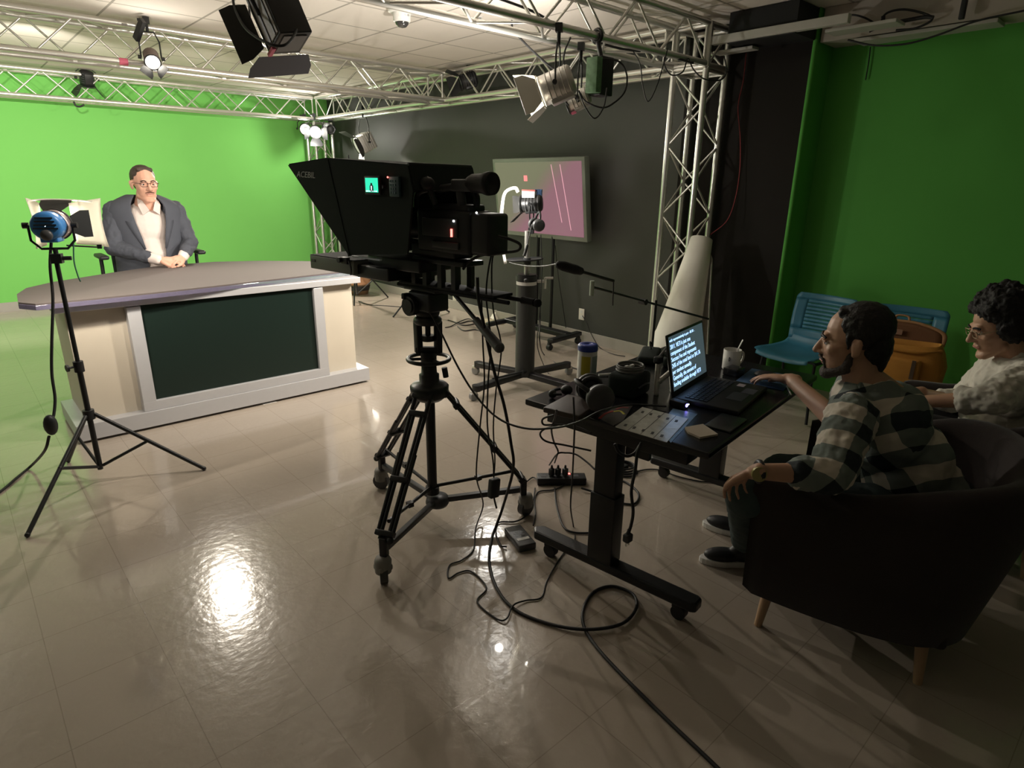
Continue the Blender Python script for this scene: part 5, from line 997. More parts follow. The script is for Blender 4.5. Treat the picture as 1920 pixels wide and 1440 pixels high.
# ================================================================ tub armchairs
M_CHAIR = mat('dark_brown_upholstery', (0.030, 0.023, 0.021), 0.92, spec=0.2, bump=0.2, bscale=320, sheen=0.15)
M_LEG = mat('pale_beech_leg', (0.45, 0.29, 0.17), 0.5, var=0.1, vscale=20)
def tub_chair(label, loc, rz):
    t = thing('armchair', label, 'armchair', loc, rz=rz, group='dark tub armchairs')
    path = [(-0.335, 0.335), (-0.350, 0.15), (-0.350, -0.05), (-0.315, -0.22), (-0.22, -0.325), (-0.08, -0.365), (0.08, -0.365), (0.22, -0.325), (0.315, -0.22), (0.350, -0.05), (0.350, 0.12), (0.335, 0.27)]
    P_ = catmull([(x, y, 0) for x, y in path], 5); n = len(P_); vs = []; k = 0
    for i, p in enumerate(P_):
        tg = (P_[min(i+1, n-1)]-P_[max(i-1, 0)]).normalized(); nr = Vector((tg.y, -tg.x, 0))*(1)    # outward
        if nr.dot(p) < 0: nr = -nr
        bk = max(0.0, min(1.0, (0.10-p.y)/0.42)); bk = bk*bk*(3-2*bk)
        top = 0.645+0.125*bk; fl = 0.045+0.055*bk; th = 0.085
        fe = min(i, n-1-i)
        fr = 0.012 if fe == 0 else 0.0
        prof = [(-0.02-fr, 0.150+fr), (0.0-fr, 0.165+fr), (fl*0.35-fr, 0.33), (fl*0.8-fr, 0.55), (fl-0.002-fr, top-0.05), (fl-0.012-fr, top-0.014-fr), (fl-0.035, top-fr), (fl-0.060, top-fr), (fl-0.083+fr, top-0.016-fr), (fl-0.092+fr, top-0.05), (fl*0.6-0.095+fr, 0.50), (-0.09+fr, 0.36), (-0.09+fr, 0.150+fr)]
        k = len(prof)
        for o_x, z in prof: vs.append((p.x+nr.x*o_x, p.y+nr.y*o_x, z))
    fs = []
    for i in range(n-1):
        for j in range(k): fs.append((i*k+j, i*k+(j+1) % k, (i+1)*k+(j+1) % k, (i+1)*k+j))
    fs += [tuple(range(k)), tuple(reversed(range((n-1)*k, n*k)))]
    m = MB(); m.add(vs, fs, True); m.sm[-1] = m.sm[-2] = False; m.build('shell', M_CHAIR, t)
    m = MB(); m.box((0, 0.0, 0.235), (0.56, 0.60, 0.17), bev=0.02); m.build('seat_base', M_CHAIR, t)
    m = MB(); m.box((0, 0.055, 0.365), (0.54, 0.56, 0.11), bev=0.035); m.build('cushion', M_CHAIR, t)
    for x, y in ((-0.265, 0.25), (0.265, 0.25), (-0.255, -0.235), (0.255, -0.235)):
        m = MB(); m.cyl((x, y, 0.155), (x*1.06, y*1.06, 0.0), 0.021, 0.014, n=14); m.build('leg', M_LEG, t)
    return t
CH1 = (2.345, 0.615); CH2 = (3.33, 0.52)
tub_chair('dark brown tub armchair nearest the camera, seat of the man in plaid', (CH1[0], CH1[1], 0), R(14))
tub_chair('dark brown tub armchair at right edge, seat of the man in white', (CH2[0], CH2[1], 0), R(20))

# ================================================================ blue stacking chairs
M_BSH = mat('teal_blue_plastic', (0.045, 0.20, 0.30), 0.42)
def blue_chair(label, loc, rz):
    t = thing('stacking_chair', label, 'chair', loc, rz=rz, group='blue plastic chairs at the green wall')
    m = MB(); n = 16; prof = [(0.235, 0.415), (0.225, 0.438), (0.17, 0.447), (0.0, 0.437), (-0.13, 0.440), (-0.19, 0.465), (-0.215, 0.52)]
    vs = []; pr_ = catmull([(0, a, b) for a, b in prof], 3)
    for p in pr_:
        w_ = 0.225-0.02*max(0, (-p.y-0.1)/0.12)-(0.03 if p.y > 0.22 else 0)
        for j in range(n+1):
            u = -1+2*j/n; vs.append((w_*u, p.y, p.z+0.018*abs(u)**3+0.004))
    k = n+1; m.add(vs, [(i*k+j, i*k+j+1, (i+1)*k+j+1, (i+1)*k+j) for i in range(len(pr_)-1) for j in range(n)], True)
    o = m.build('seat', M_BSH, t); md = o.modifiers.new('solid', 'SOLIDIFY'); md.thickness = 0.008
    # back with a row of slots
    m = MB(); rows = []
    def bp(u, v):      # v 0..1 up
        w_ = 0.205+0.022*math.sin(min(1, v*1.3)*PI/2); c_ = 0.035*(u*u)
        ww = w_*(1 if v < 0.93 else (1-0.10*(v-0.93)/0.07))
        return Vector((ww*u, -0.225-0.085*v+c_, 0.50+0.335*v))
    def strip(v0, v1, u0=-1, u1=1, nu=14, nv=2):
        vs = [bp(u0+(u1-u0)*j/nu, v0+(v1-v0)*i/nv)[:] for i in range(nv+1) for j in range(nu+1)]; k = nu+1
        m.add(vs, [(i*k+j, i*k+j+1, (i+1)*k+j+1, (i+1)*k+j) for i in range(nv) for j in range(nu)], True)
    strip(0.0, 0.22, nv=3); strip(0.86, 1.0, nv=3)
    for s_ in (-1, 1): strip(0.22, 0.86, s_*1.0 if s_ < 0 else 0.62, -0.62 if s_ < 0 else 1.0, nu=4, nv=8)
    for i in range(8): v_ = 0.22+0.08*i; strip(v_+0.012, v_+0.08, -0.62, 0.62, nu=10, nv=1)
    bk = m.build('backrest', M_BSH, t); md = bk.modifiers.new('solid', 'SOLIDIFY'); md.thickness = 0.007; md.offset = 0
    for s_ in (1, -1):
        m = MB(); m.tube([(s_*0.24, 0.20, 0.012), (s_*0.205, 0.155, 0.25), (s_*0.195, 0.13, 0.425)], 0.010, 8); m.build('leg', M_BLK, t)
        m = MB(); m.tube([(s_*0.25, -0.27, 0.012), (s_*0.215, -0.20, 0.25), (s_*0.195, -0.13, 0.425)], 0.010, 8); m.build('leg', M_BLK, t)
    m = MB()
    for s_ in (1, -1): m.bar((s_*0.195, 0.14, 0.422), (s_*0.195, -0.20, 0.422), 0.018, 0.014); m.tube([(s_*0.19, -0.19, 0.422), (s_*0.19, -0.245, 0.47), (s_*0.19, -0.262, 0.62)], 0.010, 8)
    m.bar((-0.195, 0.1, 0.420), (0.195, 0.1, 0.420), 0.018, 0.012); m.build('frame', M_BLK, t)
    return t
blue_chair('blue plastic chair left of the plaid man, empty, against the green wall', (4.43, 1.80, 0), R(84))
blue_chair('blue plastic chair behind the orange backpack against the green wall', (4.42, 1.20, 0), R(97))
# orange backpack
bp0 = Vector((4.26, 1.17, 0.452))
t = thing('backpack', 'open orange-tan backpack with leather trim on the right blue chair', 'backpack', bp0[:], rz=R(97)); t.scale = (1.45, 1.0, 0.95)
M_BAG = mat('orange_tan_canvas', (0.50, 0.23, 0.035), 0.8, bump=0.2, bscale=150, var=0.12, vscale=14); M_BAGI = mat('brown_bag_lining', (0.17, 0.075, 0.03), 0.8); M_LEA = mat('tan_leather_trim', (0.42, 0.22, 0.10), 0.6)
m = MB(); vs = []; n = 28
for (z, a, b) in ((0.0, .18, .09), (0.02, .20, .105), (0.12, .205, .11), (0.20, .19, .10), (0.245, .17, .092)):
    for j in range(n):
        th = 2*PI*j/n; cx = math.cos(th); cy = math.sin(th); q_ = (abs(cx)**4+abs(cy)**4)**-0.25
        vs.append((a*cx*q_, b*cy*q_, z+(0.02*cx*cx if z > 0.2 else 0)))
m.add(vs, [(i*n+j, i*n+(j+1) % n, (i+1)*n+(j+1) % n, (i+1)*n+j) for i in range(4) for j in range(n)]+[tuple(reversed(range(n)))], True)
o = m.build('main_compartment', M_BAG, t); md = o.modifiers.new('solid', 'SOLIDIFY'); md.thickness = 0.006
m = MB(); m.box((0, 0.115, 0.09), (0.25, 0.05, 0.16), bev=0.02); m.build('front_pocket', M_BAG, t)
m = MB(); vs = []
for i in range(7):
    u = i/6
    for j in range(13):
        v = -1+2*j/12; vs.append((0.165*v*(1-0.06*u*u), -0.095-0.015*u-0.01*math.cos(v), 0.22+0.13*u*(1-0.25*v*v)))
m.add(vs, [(i*13+j, i*13+j+1, (i+1)*13+j+1, (i+1)*13+j) for i in range(6) for j in range(12)], True)
o = m.build('open_flap', M_BAGI, t); md = o.modifiers.new('solid', 'SOLIDIFY'); md.thickness = 0.012
MB().box((0.02, -0.085, 0.29), (0.07, 0.004, 0.035), M=Matrix.Rotation(R(8), 3, 'X')).build('label_patch', mat('faded_patch', (0.30, 0.17, 0.11), 0.7), o)
m = MB(); m.tube([(-0.165, -0.10, 0.23), (-0.160, -0.108, 0.31), (-0.08, -0.115, 0.352), (0.0, -0.118, 0.358), (0.08, -0.115, 0.352), (0.160, -0.108, 0.31), (0.165, -0.10, 0.23)], 0.010, 8); m.build('flap_trim', M_LEA, t)
m = MB(); m.tube([(-0.175, 0.05, 0.235), (-0.10, 0.10, 0.215), (0.02, 0.112, 0.222), (0.13, 0.10, 0.24), (0.18, 0.04, 0.262)], 0.012, 8); m.build('rim_trim', M_BAG, t)
m = MB(); m.bar((-0.10, 0.143, 0.17), (-0.10, 0.146, 0.05), 0.014, 0.005); m.bar((0.02, 0.143, 0.18), (0.05, 0.146, 0.05), 0.012, 0.004); m.build('strap', mat('dark_strap', (0.08, 0.05, 0.03), 0.6), t)
m = MB(); m.tube([(-0.03, -0.12, 0.355), (-0.02, -0.13, 0.39), (0.02, -0.13, 0.39), (0.03, -0.12, 0.355)], 0.006, 6); m.build('grab_loop', M_LEA, t)

# ================================================================ the man in plaid
def plaid(name, ax1, ax2, period=0.085, off1=0.0, off2=0.0):
    m = mat(name, (0.4, 0.42, 0.38), 0.85, bump=0.08, bscale=300); n = m.node_tree; b = n.nodes['Principled BSDF']
    tc = nd(m, 'TexCoord')
    def dotc(ax, off):
        vm = nd(m, 'VectorMath', operation='DOT_PRODUCT'); n.links.new(tc.outputs['Object'], vm.inputs[0]); vm.inputs[1].default_value = ax
        w_ = nd(m, 'TexNoise'); w_.inputs['Scale'].default_value = 7; n.links.new(tc.outputs['Object'], w_.inputs['Vector'])
        v = math_node(m, 'ADD', vm.outputs['Value'], math_node(m, 'MULTIPLY', math_node(m, 'SUBTRACT', w_.outputs['Fac'], 0.5), 0.035))
        f = math_node(m, 'FRACT', math_node(m, 'ADD', math_node(m, 'DIVIDE', v, period), 50+off))
        return math_node(m, 'LESS_THAN', math_node(m, 'ABSOLUTE', math_node(m, 'SUBTRACT', f, 0.5)), 0.25)
    s_ = math_node(m, 'ADD', dotc(ax1, off1), dotc(ax2, off2)); s2_ = math_node(m, 'DIVIDE', s_, 2.0)
    rp = nd(m, 'ValToRGB'); rp.color_ramp.interpolation = 'CONSTANT'; e = rp.color_ramp.elements
    e[0].position = 0; e[0].color = (0.64, 0.58, 0.49, 1); e[1].position = 0.35; e[1].color = (0.17, 0.20, 0.18, 1); e2 = e.new(0.8); e2.color = (0.014, 0.022, 0.026, 1)
    n.links.new(s2_, rp.inputs[0]); n.links.new(rp.outputs[0], b.inputs['Base Color']); return m
PX, PY_ = 2.42, 0.53
t = thing('person', 'bearded man in a green and cream plaid shirt sitting at the laptop, hand on mouse', 'person', (PX, PY_, 0.44))
o_ = Matrix.Translation((-PX, -PY_, -0.44))
HC = Vector((2.279, 0.748, 1.075))
HMw = head_matrix(HC, 19, -6, 0, 1.04); HM = o_ @ HMw
fwd = Vector((-math.sin(R(19)), math.cos(R(19)), 0)); lft = Vector((-fwd.y, fwd.x, 0))
neck = HMw @ Vector((0, -0.035, -0.15)); pel = Vector((2.46, 0.47, 0.50)); chest = pel.lerp(neck, 0.62)
shL = neck+lft*0.17+fwd*0.02+Vector((0, 0, -0.070)); shR = neck-lft*0.19+fwd*0.02+Vector((0, 0, -0.075))
elL = Vector((1.950, 0.632, 0.714)); wrL = Vector((1.776, 0.794, 0.720)); elR = Vector((2.417, 0.775, 0.713)); wrR = Vector((2.621, 1.080, 0.785))
kL = Vector((1.953, 0.894, 0.530)); kR = Vector((2.299, 0.933, 0.500)); hL = pel+lft*0.10; hR = pel-lft*0.10
aL = Vector((2.338, 1.044, 0.100)); aR = aL-lft*0.24+fwd*0.04
Bd = xf(head_prims(), HMw)
Bd += [cap(neck+Vector((0, 0, 0.02)), chest+Vector((0, 0, 0.08)), 0.062, 0.09), ell(chest, (0.145, 0.11, 0.15), Matrix.Rotation(R(19), 3, 'Z')), ell(pel.lerp(chest, 0.4), (0.145, 0.12, 0.15), Matrix.Rotation(R(19), 3, 'Z')), ell(pel, (0.16, 0.13, 0.11), Matrix.Rotation(R(19), 3, 'Z')),
       cap(shL, elL, 0.046, 0.038), cap(elL, wrL, 0.040, 0.026), cap(shR, elR, 0.046, 0.038), cap(elR, wrR, 0.046, 0.029),
       cap(hL, kL, 0.075, 0.052), cap(kL, aL, 0.050, 0.036), cap(hR, kR, 0.075, 0.052), cap(kR, aR, 0.050, 0.036)]
Bd += hand_prims(wrL, fwd*0.55-lft*0.45+Vector((0, 0, -0.55)), (0.3, 0.6, 0.8), 0.95, (25, 28, 32, 36), -1)
Bd += hand_prims(wrR, Vector((2.616, 1.218, 0.775))-wrR, (0.05, 0.0, 1), 1.05, (14, 16, 18, 22), 1, thumb_in=0.4)
blob('body', xf(Bd, o_), SKIN2, t, 0.005, 4)
HAIR2 = mat('near_black_hair', (0.012, 0.010, 0.009), 0.6, bump=0.5, bscale=70)
blob('hair', xf([ell((0, -0.028, 0.052), (0.083, 0.095, 0.084)), cap((-0.035, 0.036, 0.102), (0.035, 0.036, 0.102), 0.014), ell((-0.064, -0.030, 0.035), (0.021, 0.045, 0.050)), ell((0.064, -0.030, 0.035), (0.021, 0.045, 0.050)), ell((0, -0.065, -0.01), (0.068, 0.052, 0.072)), cap((0, -0.080, -0.03), (0, -0.072, -0.085), 0.034, 0.024), cap((-0.072, 0.014, 0.030), (-0.069, 0.014, -0.010), 0.009, 0.006), cap((0.072, 0.014, 0.030), (0.069, 0.014, -0.010), 0.009, 0.006)], HM), HAIR2, t, 0.005, 2, disp=0.006, dscale=0.02)
face_parts(t, HM, HAIR2)
BEARD = mat('greying_beard', (0.055, 0.043, 0.036), 0.8, bump=0.5, bscale=140)
blob('beard', xf([ell((0, 0.077, -0.108), (0.025, 0.0225, 0.024)), cap((-0.048, 0.016, -0.080), (-0.017, 0.073, -0.107), 0.0205), cap((0.048, 0.016, -0.080), (0.017, 0.073, -0.107), 0.0205), cap((-0.062, 0.006, -0.035), (-0.050, 0.016, -0.078), 0.010, 0.018), cap((0.062, 0.006, -0.035), (0.050, 0.016, -0.078), 0.010, 0.018), cap((0, 0.0995, -0.049), (-0.024, 0.089, -0.058), 0.0060, 0.005), cap((0, 0.0995, -0.049), (0.024, 0.089, -0.058), 0.0060, 0.005), cap((-0.025, 0.082, -0.062), (-0.020, 0.080, -0.098), 0.006), cap((0.025, 0.082, -0.062), (0.020, 0.080, -0.098), 0.006)], HM), BEARD, t, 0.004, 2, disp=0.003, dscale=0.01)
PLB = plaid('plaid_flannel', (0.25, 0.55, 0.80), (0.36, 0.80, -0.50), 0.115)
PLS = plaid('plaid_flannel_sleeve', tuple((elL-shL).normalized()), tuple((elL-shL).cross(Vector((0.7, 0.7, 0.1))).normalized()), 0.11, 0.2, 0.1)
Mz = Matrix.Rotation(R(19), 3, 'Z')
shp = [ell(chest+Vector((0, 0, 0.01)), (0.185, 0.14, 0.17), Mz), ell(chest.lerp(pel, 0.5), (0.175, 0.145, 0.18), Mz), ell(pel+Vector((0, 0, 0.03)), (0.19, 0.15, 0.12), Mz), cap(shL, shR, 0.074), cap(neck+Vector((0, 0, -0.015))-fwd*0.01, neck+Vector((0, 0, -0.06)), 0.070, 0.10), cap(neck-fwd*0.05+Vector((0, 0, -0.07)), pel-fwd*0.03, 0.11, 0.13)]
shirt = blob('shirt', xf(shp, o_), PLB, t, 0.007, 5, disp=0.020, dscale=0.07)
sl1 = blob('left_sleeve', xf([cap(shL, elL, 0.083, 0.068), cap(elL, elL.lerp(wrL, 0.38), 0.067, 0.054), ell(elL.lerp(wrL, 0.45), (0.03, 0.052, 0.052), basis(wrL-elL) @ Matrix.Rotation(R(90), 3, 'Y'))], o_), PLS, shirt, 0.006, 3, disp=0.026, dscale=0.045)
sl2 = blob('right_sleeve', xf([cap(shR, elR, 0.075, 0.058), cap(elR, elR.lerp(wrR, 0.10), 0.058, 0.050)], o_), PLS, shirt, 0.007, 3, disp=0.02, dscale=0.05)
m = MB(o_); wv = (wrL-elL).normalized(); wc = elL.lerp(wrL, 0.96); m.torus(wc, 0.030, 0.010, axis=wv, n=22, m=8); m.build('watch_strap', M_BLKP, t)
m = MB(o_); vd = -Vector(wc).normalized(); sd_ = (vd+Vector((-0.2, 0.3, 0.5))); sd_ = (sd_-wv*sd_.dot(wv)).normalized(); fc = wc+wv*0.012+sd_*0.030; m.cyl(fc-sd_*0.004, fc+sd_*0.006, 0.024, n=20); m.build('watch_face', mat('brass_watch', (0.40, 0.34, 0.14), 0.35, metal=0.4), t)
m = MB(o_)
for s_ in (1, -1):
    a = neck+lft*s_*0.062+fwd*0.01+Vector((0, 0, 0.015)); m.add([a-fwd*0.05+Vector((0, 0, 0.01)), a+Vector((0, 0, 0.012)), neck+fwd*0.075+lft*s_*0.012+Vector((0, 0, -0.035)), neck+fwd*0.070+lft*s_*0.055+Vector((0, 0, -0.060)), a-Vector((0, 0, 0.035))+lft*s_*0.02, a-fwd*0.06-Vector((0, 0, 0.03))+lft*s_*0.02], [(0, 1, 4, 5), (1, 2, 3, 4)])
c_ = m.build('collar', PLB, shirt); md = c_.modifiers.new('solid', 'SOLIDIFY'); md.thickness = 0.006
JEAN = mat('dark_teal_jeans', (0.035, 0.055, 0.055), 0.85, bump=0.1, bscale=200, var=0.2, vscale=10)
blob('jeans', xf([ell(pel+Vector((0, 0, -0.01)), (0.185, 0.16, 0.12), Mz), cap(hL, kL, 0.098, 0.076), cap(kL, aL+(kL-aL)*0.12, 0.074, 0.060), cap(hR, kR, 0.098, 0.076), cap(kR, aR+(kR-aR)*0.12, 0.074, 0.060)], o_), JEAN, t, 0.009, 4, disp=0.014, dscale=0.06)
def shoe(parent, ank, d, oM, m_up, m_sole):
    d = Vector((d.x, d.y, 0)).normalized(); B3 = Matrix((Vector((-d.y, d.x, 0))*-1, d, Vector((0, 0, 1)))).transposed()
    b = Vector((ank.x, ank.y, 0))
    u = blob('shoe', xf([ell(b+d*0.01+Vector((0, 0, 0.055)), (0.038, 0.060, 0.045), B3), ell(b+d*0.09+Vector((0, 0, 0.042)), (0.043, 0.085, 0.030), B3), cap(b+Vector((0, 0, 0.06)), b+Vector((0, 0, 0.095)), 0.042, 0.040)], oM), m_up, parent, 0.005, 3)
    m = MB(oM @ Matrix.Translation(b+d*0.055) @ B3.to_4x4()); m.prism([(0.045*math.cos(a)*(1 if math.sin(a) > 0 else 0.86), 0.135*math.sin(a)) for a in [2*PI*i/26 for i in range(26)]], 0.001, 0.028); m.build('sole', m_sole, u, bevel=0.003)
shoe(t, aL, fwd*0.85+lft*0.4, o_, M_BLKP, M_WHITE); shoe(t, aR, fwd, o_, M_BLKP, M_WHITE)

# ================================================================ the man in white
QX, QY = 3.40, 0.40
t = thing('person', 'curly-haired man with glasses and white shirt leaning back at right edge', 'person', (QX, QY, 0.44))
o_ = Matrix.Translation((-QX, -QY, -0.44))
HC = Vector((3.234, 0.516, 1.035)); HMw = head_matrix(HC, 34, -20, 0, 1.0); HM = o_ @ HMw
fwd = Vector((-math.sin(R(24)), math.cos(R(24)), 0)); lft = Vector((-fwd.y, fwd.x, 0))
neck = HMw @ Vector((0, -0.045, -0.15)); pel = Vector((3.37, 0.46, 0.50)); chest = pel.lerp(neck, 0.60)
shL = neck+lft*0.17+Vector((0, 0, -0.06)); shR = neck-lft*0.18+Vector((0, 0, -0.07))
elL = Vector((2.890, 0.419, 0.815)); wrL = Vector((2.864, 0.616, 0.758)); elR = shR+Vector((0.05, 0.12, -0.24)); wrR = wrL-lft*0.10+fwd*0.03
hL = pel+lft*0.10; hR = pel-lft*0.10; kL = pel+fwd*0.44+lft*0.12+Vector((0, 0, 0.06)); kR = pel+fwd*0.44-lft*0.14+Vector((0, 0, 0.06)); aL = kL+fwd*0.10+Vector((0, 0, -0.46)); aR = kR+fwd*0.10+Vector((0, 0, -0.46))
Mz = Matrix.Rotation(R(24), 3, 'Z')
Bd = xf(head_prims(), HMw)
Bd += [cap(neck+Vector((0, 0, 0.02)), chest+Vector((0, 0, 0.08)), 0.060, 0.085), ell(chest, (0.135, 0.10, 0.14), Mz), ell(pel.lerp(chest, 0.4), (0.13, 0.11, 0.15), Mz), ell(pel, (0.15, 0.12, 0.10), Mz),
       cap(shL, elL, 0.044, 0.036), cap(elL, wrL, 0.038, 0.026), cap(shR, elR, 0.044, 0.036), cap(elR, wrR, 0.038, 0.026), cap(hL, kL, 0.07, 0.05), cap(kL, aL, 0.048, 0.034), cap(hR, kR, 0.07, 0.05), cap(kR, aR, 0.048, 0.034)]
Bd += hand_prims(wrL, fwd*0.85-lft*0.4+Vector((0, 0, -0.15)), (-0.3, 0.1, 1), 0.98, (22, 26, 30, 34), -1)
Bd += hand_prims(wrR, fwd*0.8+lft*0.3+Vector((0, 0, -0.2)), (0.3, 0.1, 1), 0.98, (22, 26, 30, 34), 1)
blob('body', xf(Bd, o_), SKIN2, t, 0.005, 4)
HAIR3 = mat('black_curly_hair', (0.008, 0.007, 0.007), 0.75, bump=0.8, bscale=45)
hp = [ell((0, -0.035, 0.075), (0.105, 0.110, 0.095)), ell((-0.075, -0.03, 0.01), (0.038, 0.065, 0.075)), ell((0.075, -0.03, 0.01), (0.038, 0.065, 0.075)), ell((0, -0.09, -0.01), (0.075, 0.060, 0.085))]
rr_ = random.Random(3)
for i in range(46):
    a = rr_.uniform(0, 2*PI); b = rr_.uniform(-0.15, 1.35); x = 0.098*math.cos(a)*math.cos(b); y = -0.035+0.108*math.sin(a)*math.cos(b); z = 0.065+0.095*math.sin(b)
    if y > 0.05 and z < 0.085: continue
    hp.append(ell((x, y, z), (rr_.uniform(0.016, 0.028),)*3))
blob('hair', xf(hp, HM), HAIR3, t, 0.005, 1, disp=0.022, dscale=0.018)
face_parts(t, HM, HAIR3, glasses=mat('thin_gold_glasses', (0.35, 0.28, 0.18), 0.3, metal=0.6), closed=True)
WSH = mat('white_linen_shirt', (0.62, 0.59, 0.52), 0.85, bump=0.06, bscale=300)
shirt = blob('shirt', xf([ell(chest+Vector((0, 0, 0.02)), (0.175, 0.135, 0.165), Mz), ell(chest.lerp(pel, 0.5), (0.17, 0.14, 0.18), Mz), ell(pel+Vector((0, 0, 0.04)), (0.175, 0.145, 0.11), Mz), cap(shL, shR, 0.072), cap(neck+Vector((0, 0, -0.01)), neck+Vector((0, 0, -0.06)), 0.068, 0.095)], o_), WSH, t, 0.007, 4, disp=0.028, dscale=0.05)
blob('sleeve', xf([cap(shL, elL, 0.078, 0.064), cap(elL, elL.lerp(wrL, 0.42), 0.064, 0.052), ell(elL.lerp(wrL, 0.45), (0.035, 0.055, 0.055), basis(wrL-elL) @ Matrix.Rotation(R(90), 3, 'Y'))], o_), WSH, shirt, 0.006, 3, disp=0.03, dscale=0.04)
blob('sleeve', xf([cap(shR, elR, 0.075, 0.060), cap(elR, elR.lerp(wrR, 0.42), 0.060, 0.050)], o_), WSH, shirt, 0.007, 3, disp=0.025, dscale=0.04)
m = MB(o_)
for s_ in (1, -1):
    a = neck+lft*s_*0.060+Vector((0, 0, 0.015)); m.add([a-fwd*0.05+Vector((0, 0, 0.01)), a+Vector((0, 0, 0.012)), neck+fwd*0.075+lft*s_*0.012+Vector((0, 0, -0.035)), neck+fwd*0.070+lft*s_*0.055+Vector((0, 0, -0.060)), a-Vector((0, 0, 0.035))+lft*s_*0.02, a-fwd*0.06-Vector((0, 0, 0.03))+lft*s_*0.02], [(0, 1, 4, 5), (1, 2, 3, 4)])
c_ = m.build('collar', WSH, shirt); md = c_.modifiers.new('solid', 'SOLIDIFY'); md.thickness = 0.006
blob('trousers', xf([ell(pel+Vector((0, 0, -0.01)), (0.17, 0.15, 0.11), Mz), cap(hL, kL, 0.092, 0.072), cap(kL, aL+(kL-aL)*0.1, 0.07, 0.056), cap(hR, kR, 0.092, 0.072), cap(kR, aR+(kR-aR)*0.1, 0.07, 0.056)], o_), mat('black_trousers', (0.02, 0.02, 0.022), 0.85), t, 0.010, 4)
shoe(t, aL, fwd, o_, M_BLKP, M_BLKP); shoe(t, aR, fwd, o_, M_BLKP, M_BLKP)

# ================================================================ cables and floor clutter
cable('thick black cable looping on the floor in the foreground and up to the camera', [(1.308, 0.446, 0.006), (1.342, 0.584, 0.006), (1.385, 0.834, 0.006), (1.450, 1.122, 0.006), (1.527, 1.262, 0.006), (1.662, 1.336, 0.006), (1.764, 1.318, 0.007), (1.791, 1.230, 0.008), (1.729, 1.162, 0.010), (1.609, 1.141, 0.012), (1.487, 1.205, 0.014), (1.409, 1.322, 0.008), (1.368, 1.470, 0.006), (1.406, 1.626, 0.006), (1.506, 1.789, 0.006), (1.619, 1.905, 0.012), (1.682, 1.941, 0.050), (1.703, 1.924, 0.140), (1.596, 1.741, 0.434), (1.580, 1.740, 0.561), (1.546, 1.746, 0.731), (1.506, 1.767, 0.890), (1.475, 1.794, 1.082), (1.460, 1.802, 1.164), (1.454, 1.800, 1.245)], 0.0065, n=8)
cable('thin wavy cable from the tripod dolly over the floor to the table', [(1.525, 1.863, 1.148), (1.533, 1.865, 0.975), (1.546, 1.871, 0.790), (1.539, 1.891, 0.596), (1.561, 1.945, 0.343), (1.693, 2.069, 0.140), (1.715, 2.088, 0.060), (1.621, 2.026, 0.012), (1.507, 1.900, 0.005), (1.416, 1.868, 0.005), (1.352, 1.872, 0.005), (1.294, 1.801, 0.005), (1.349, 1.803, 0.005), (1.395, 1.773, 0.005), (1.373, 1.648, 0.005), (1.289, 1.604, 0.005), (1.280, 1.479, 0.005), (1.304, 1.446, 0.012), (1.373, 1.485, 0.014), (1.436, 1.483, 0.006), (1.499, 1.456, 0.005), (1.590, 1.516, 0.005), (1.719, 1.580, 0.005), (1.825, 1.625, 0.005)], 0.0035)
cable('thin cable hanging straight down from the rear of the studio camera', [(1.534, 1.803, 1.354), (1.513, 1.809, 1.259), (1.514, 1.820, 1.156), (1.519, 1.799, 0.990), (1.515, 1.810, 0.812), (1.521, 1.820, 0.622), (1.553, 1.823, 0.467), (1.564, 1.828, 0.374)], 0.0035)
cable('black cable hanging behind the pan handle to the small hanging adapter', [(1.544, 1.805, 1.347), (1.541, 1.820, 1.276), (1.551, 1.822, 1.109), (1.584, 1.810, 0.955), (1.578, 1.833, 0.770), (1.569, 1.839, 0.604), (1.583, 1.844, 0.450), (1.577, 1.843, 0.369)], 0.0032)
cable('black cable arcing from the camera battery out over the pan rod', [(1.508, 1.746, 1.396), (1.536, 1.716, 1.387), (1.561, 1.685, 1.369), (1.563, 1.701, 1.345), (1.552, 1.777, 1.331), (1.524, 1.854, 1.318), (1.506, 1.914, 1.289), (1.494, 1.939, 1.257)], 0.0055)
cable('thin black cable slanting from the tripod head across to the laptop', [(1.491, 2.369, 1.258), (1.490, 2.308, 1.183), (1.470, 2.170, 1.088), (1.482, 2.086, 0.986), (1.480, 1.958, 0.851), (1.472, 1.826, 0.760), (1.470, 1.691, 0.709), (1.488, 1.559, 0.705), (1.503, 1.422, 0.746), (1.501, 1.307, 0.804), (1.555, 1.250, 0.849), (1.909, 1.401, 0.745), (1.977, 1.347, 0.742), (2.009, 1.294, 0.745)], 0.0042)
t = thing('power_adapter', 'small black power adapter dangling on its cable at the tripod dolly', 'power adapter', (1.567, 1.831, 0.321))
m = MB(Matrix.Rotation(R(6), 4, 'Y')); m.box((0, 0, 0), (0.050, 0.032, 0.088), bev=0.008); m.build('case', M_BLKP, t)
m = MB(); m.tube([(0.0, 0, -0.044), (0.006, 0, -0.07), (0.016, 0, -0.105)], 0.004, 6); m.build('strain_relief', M_RUB, t)
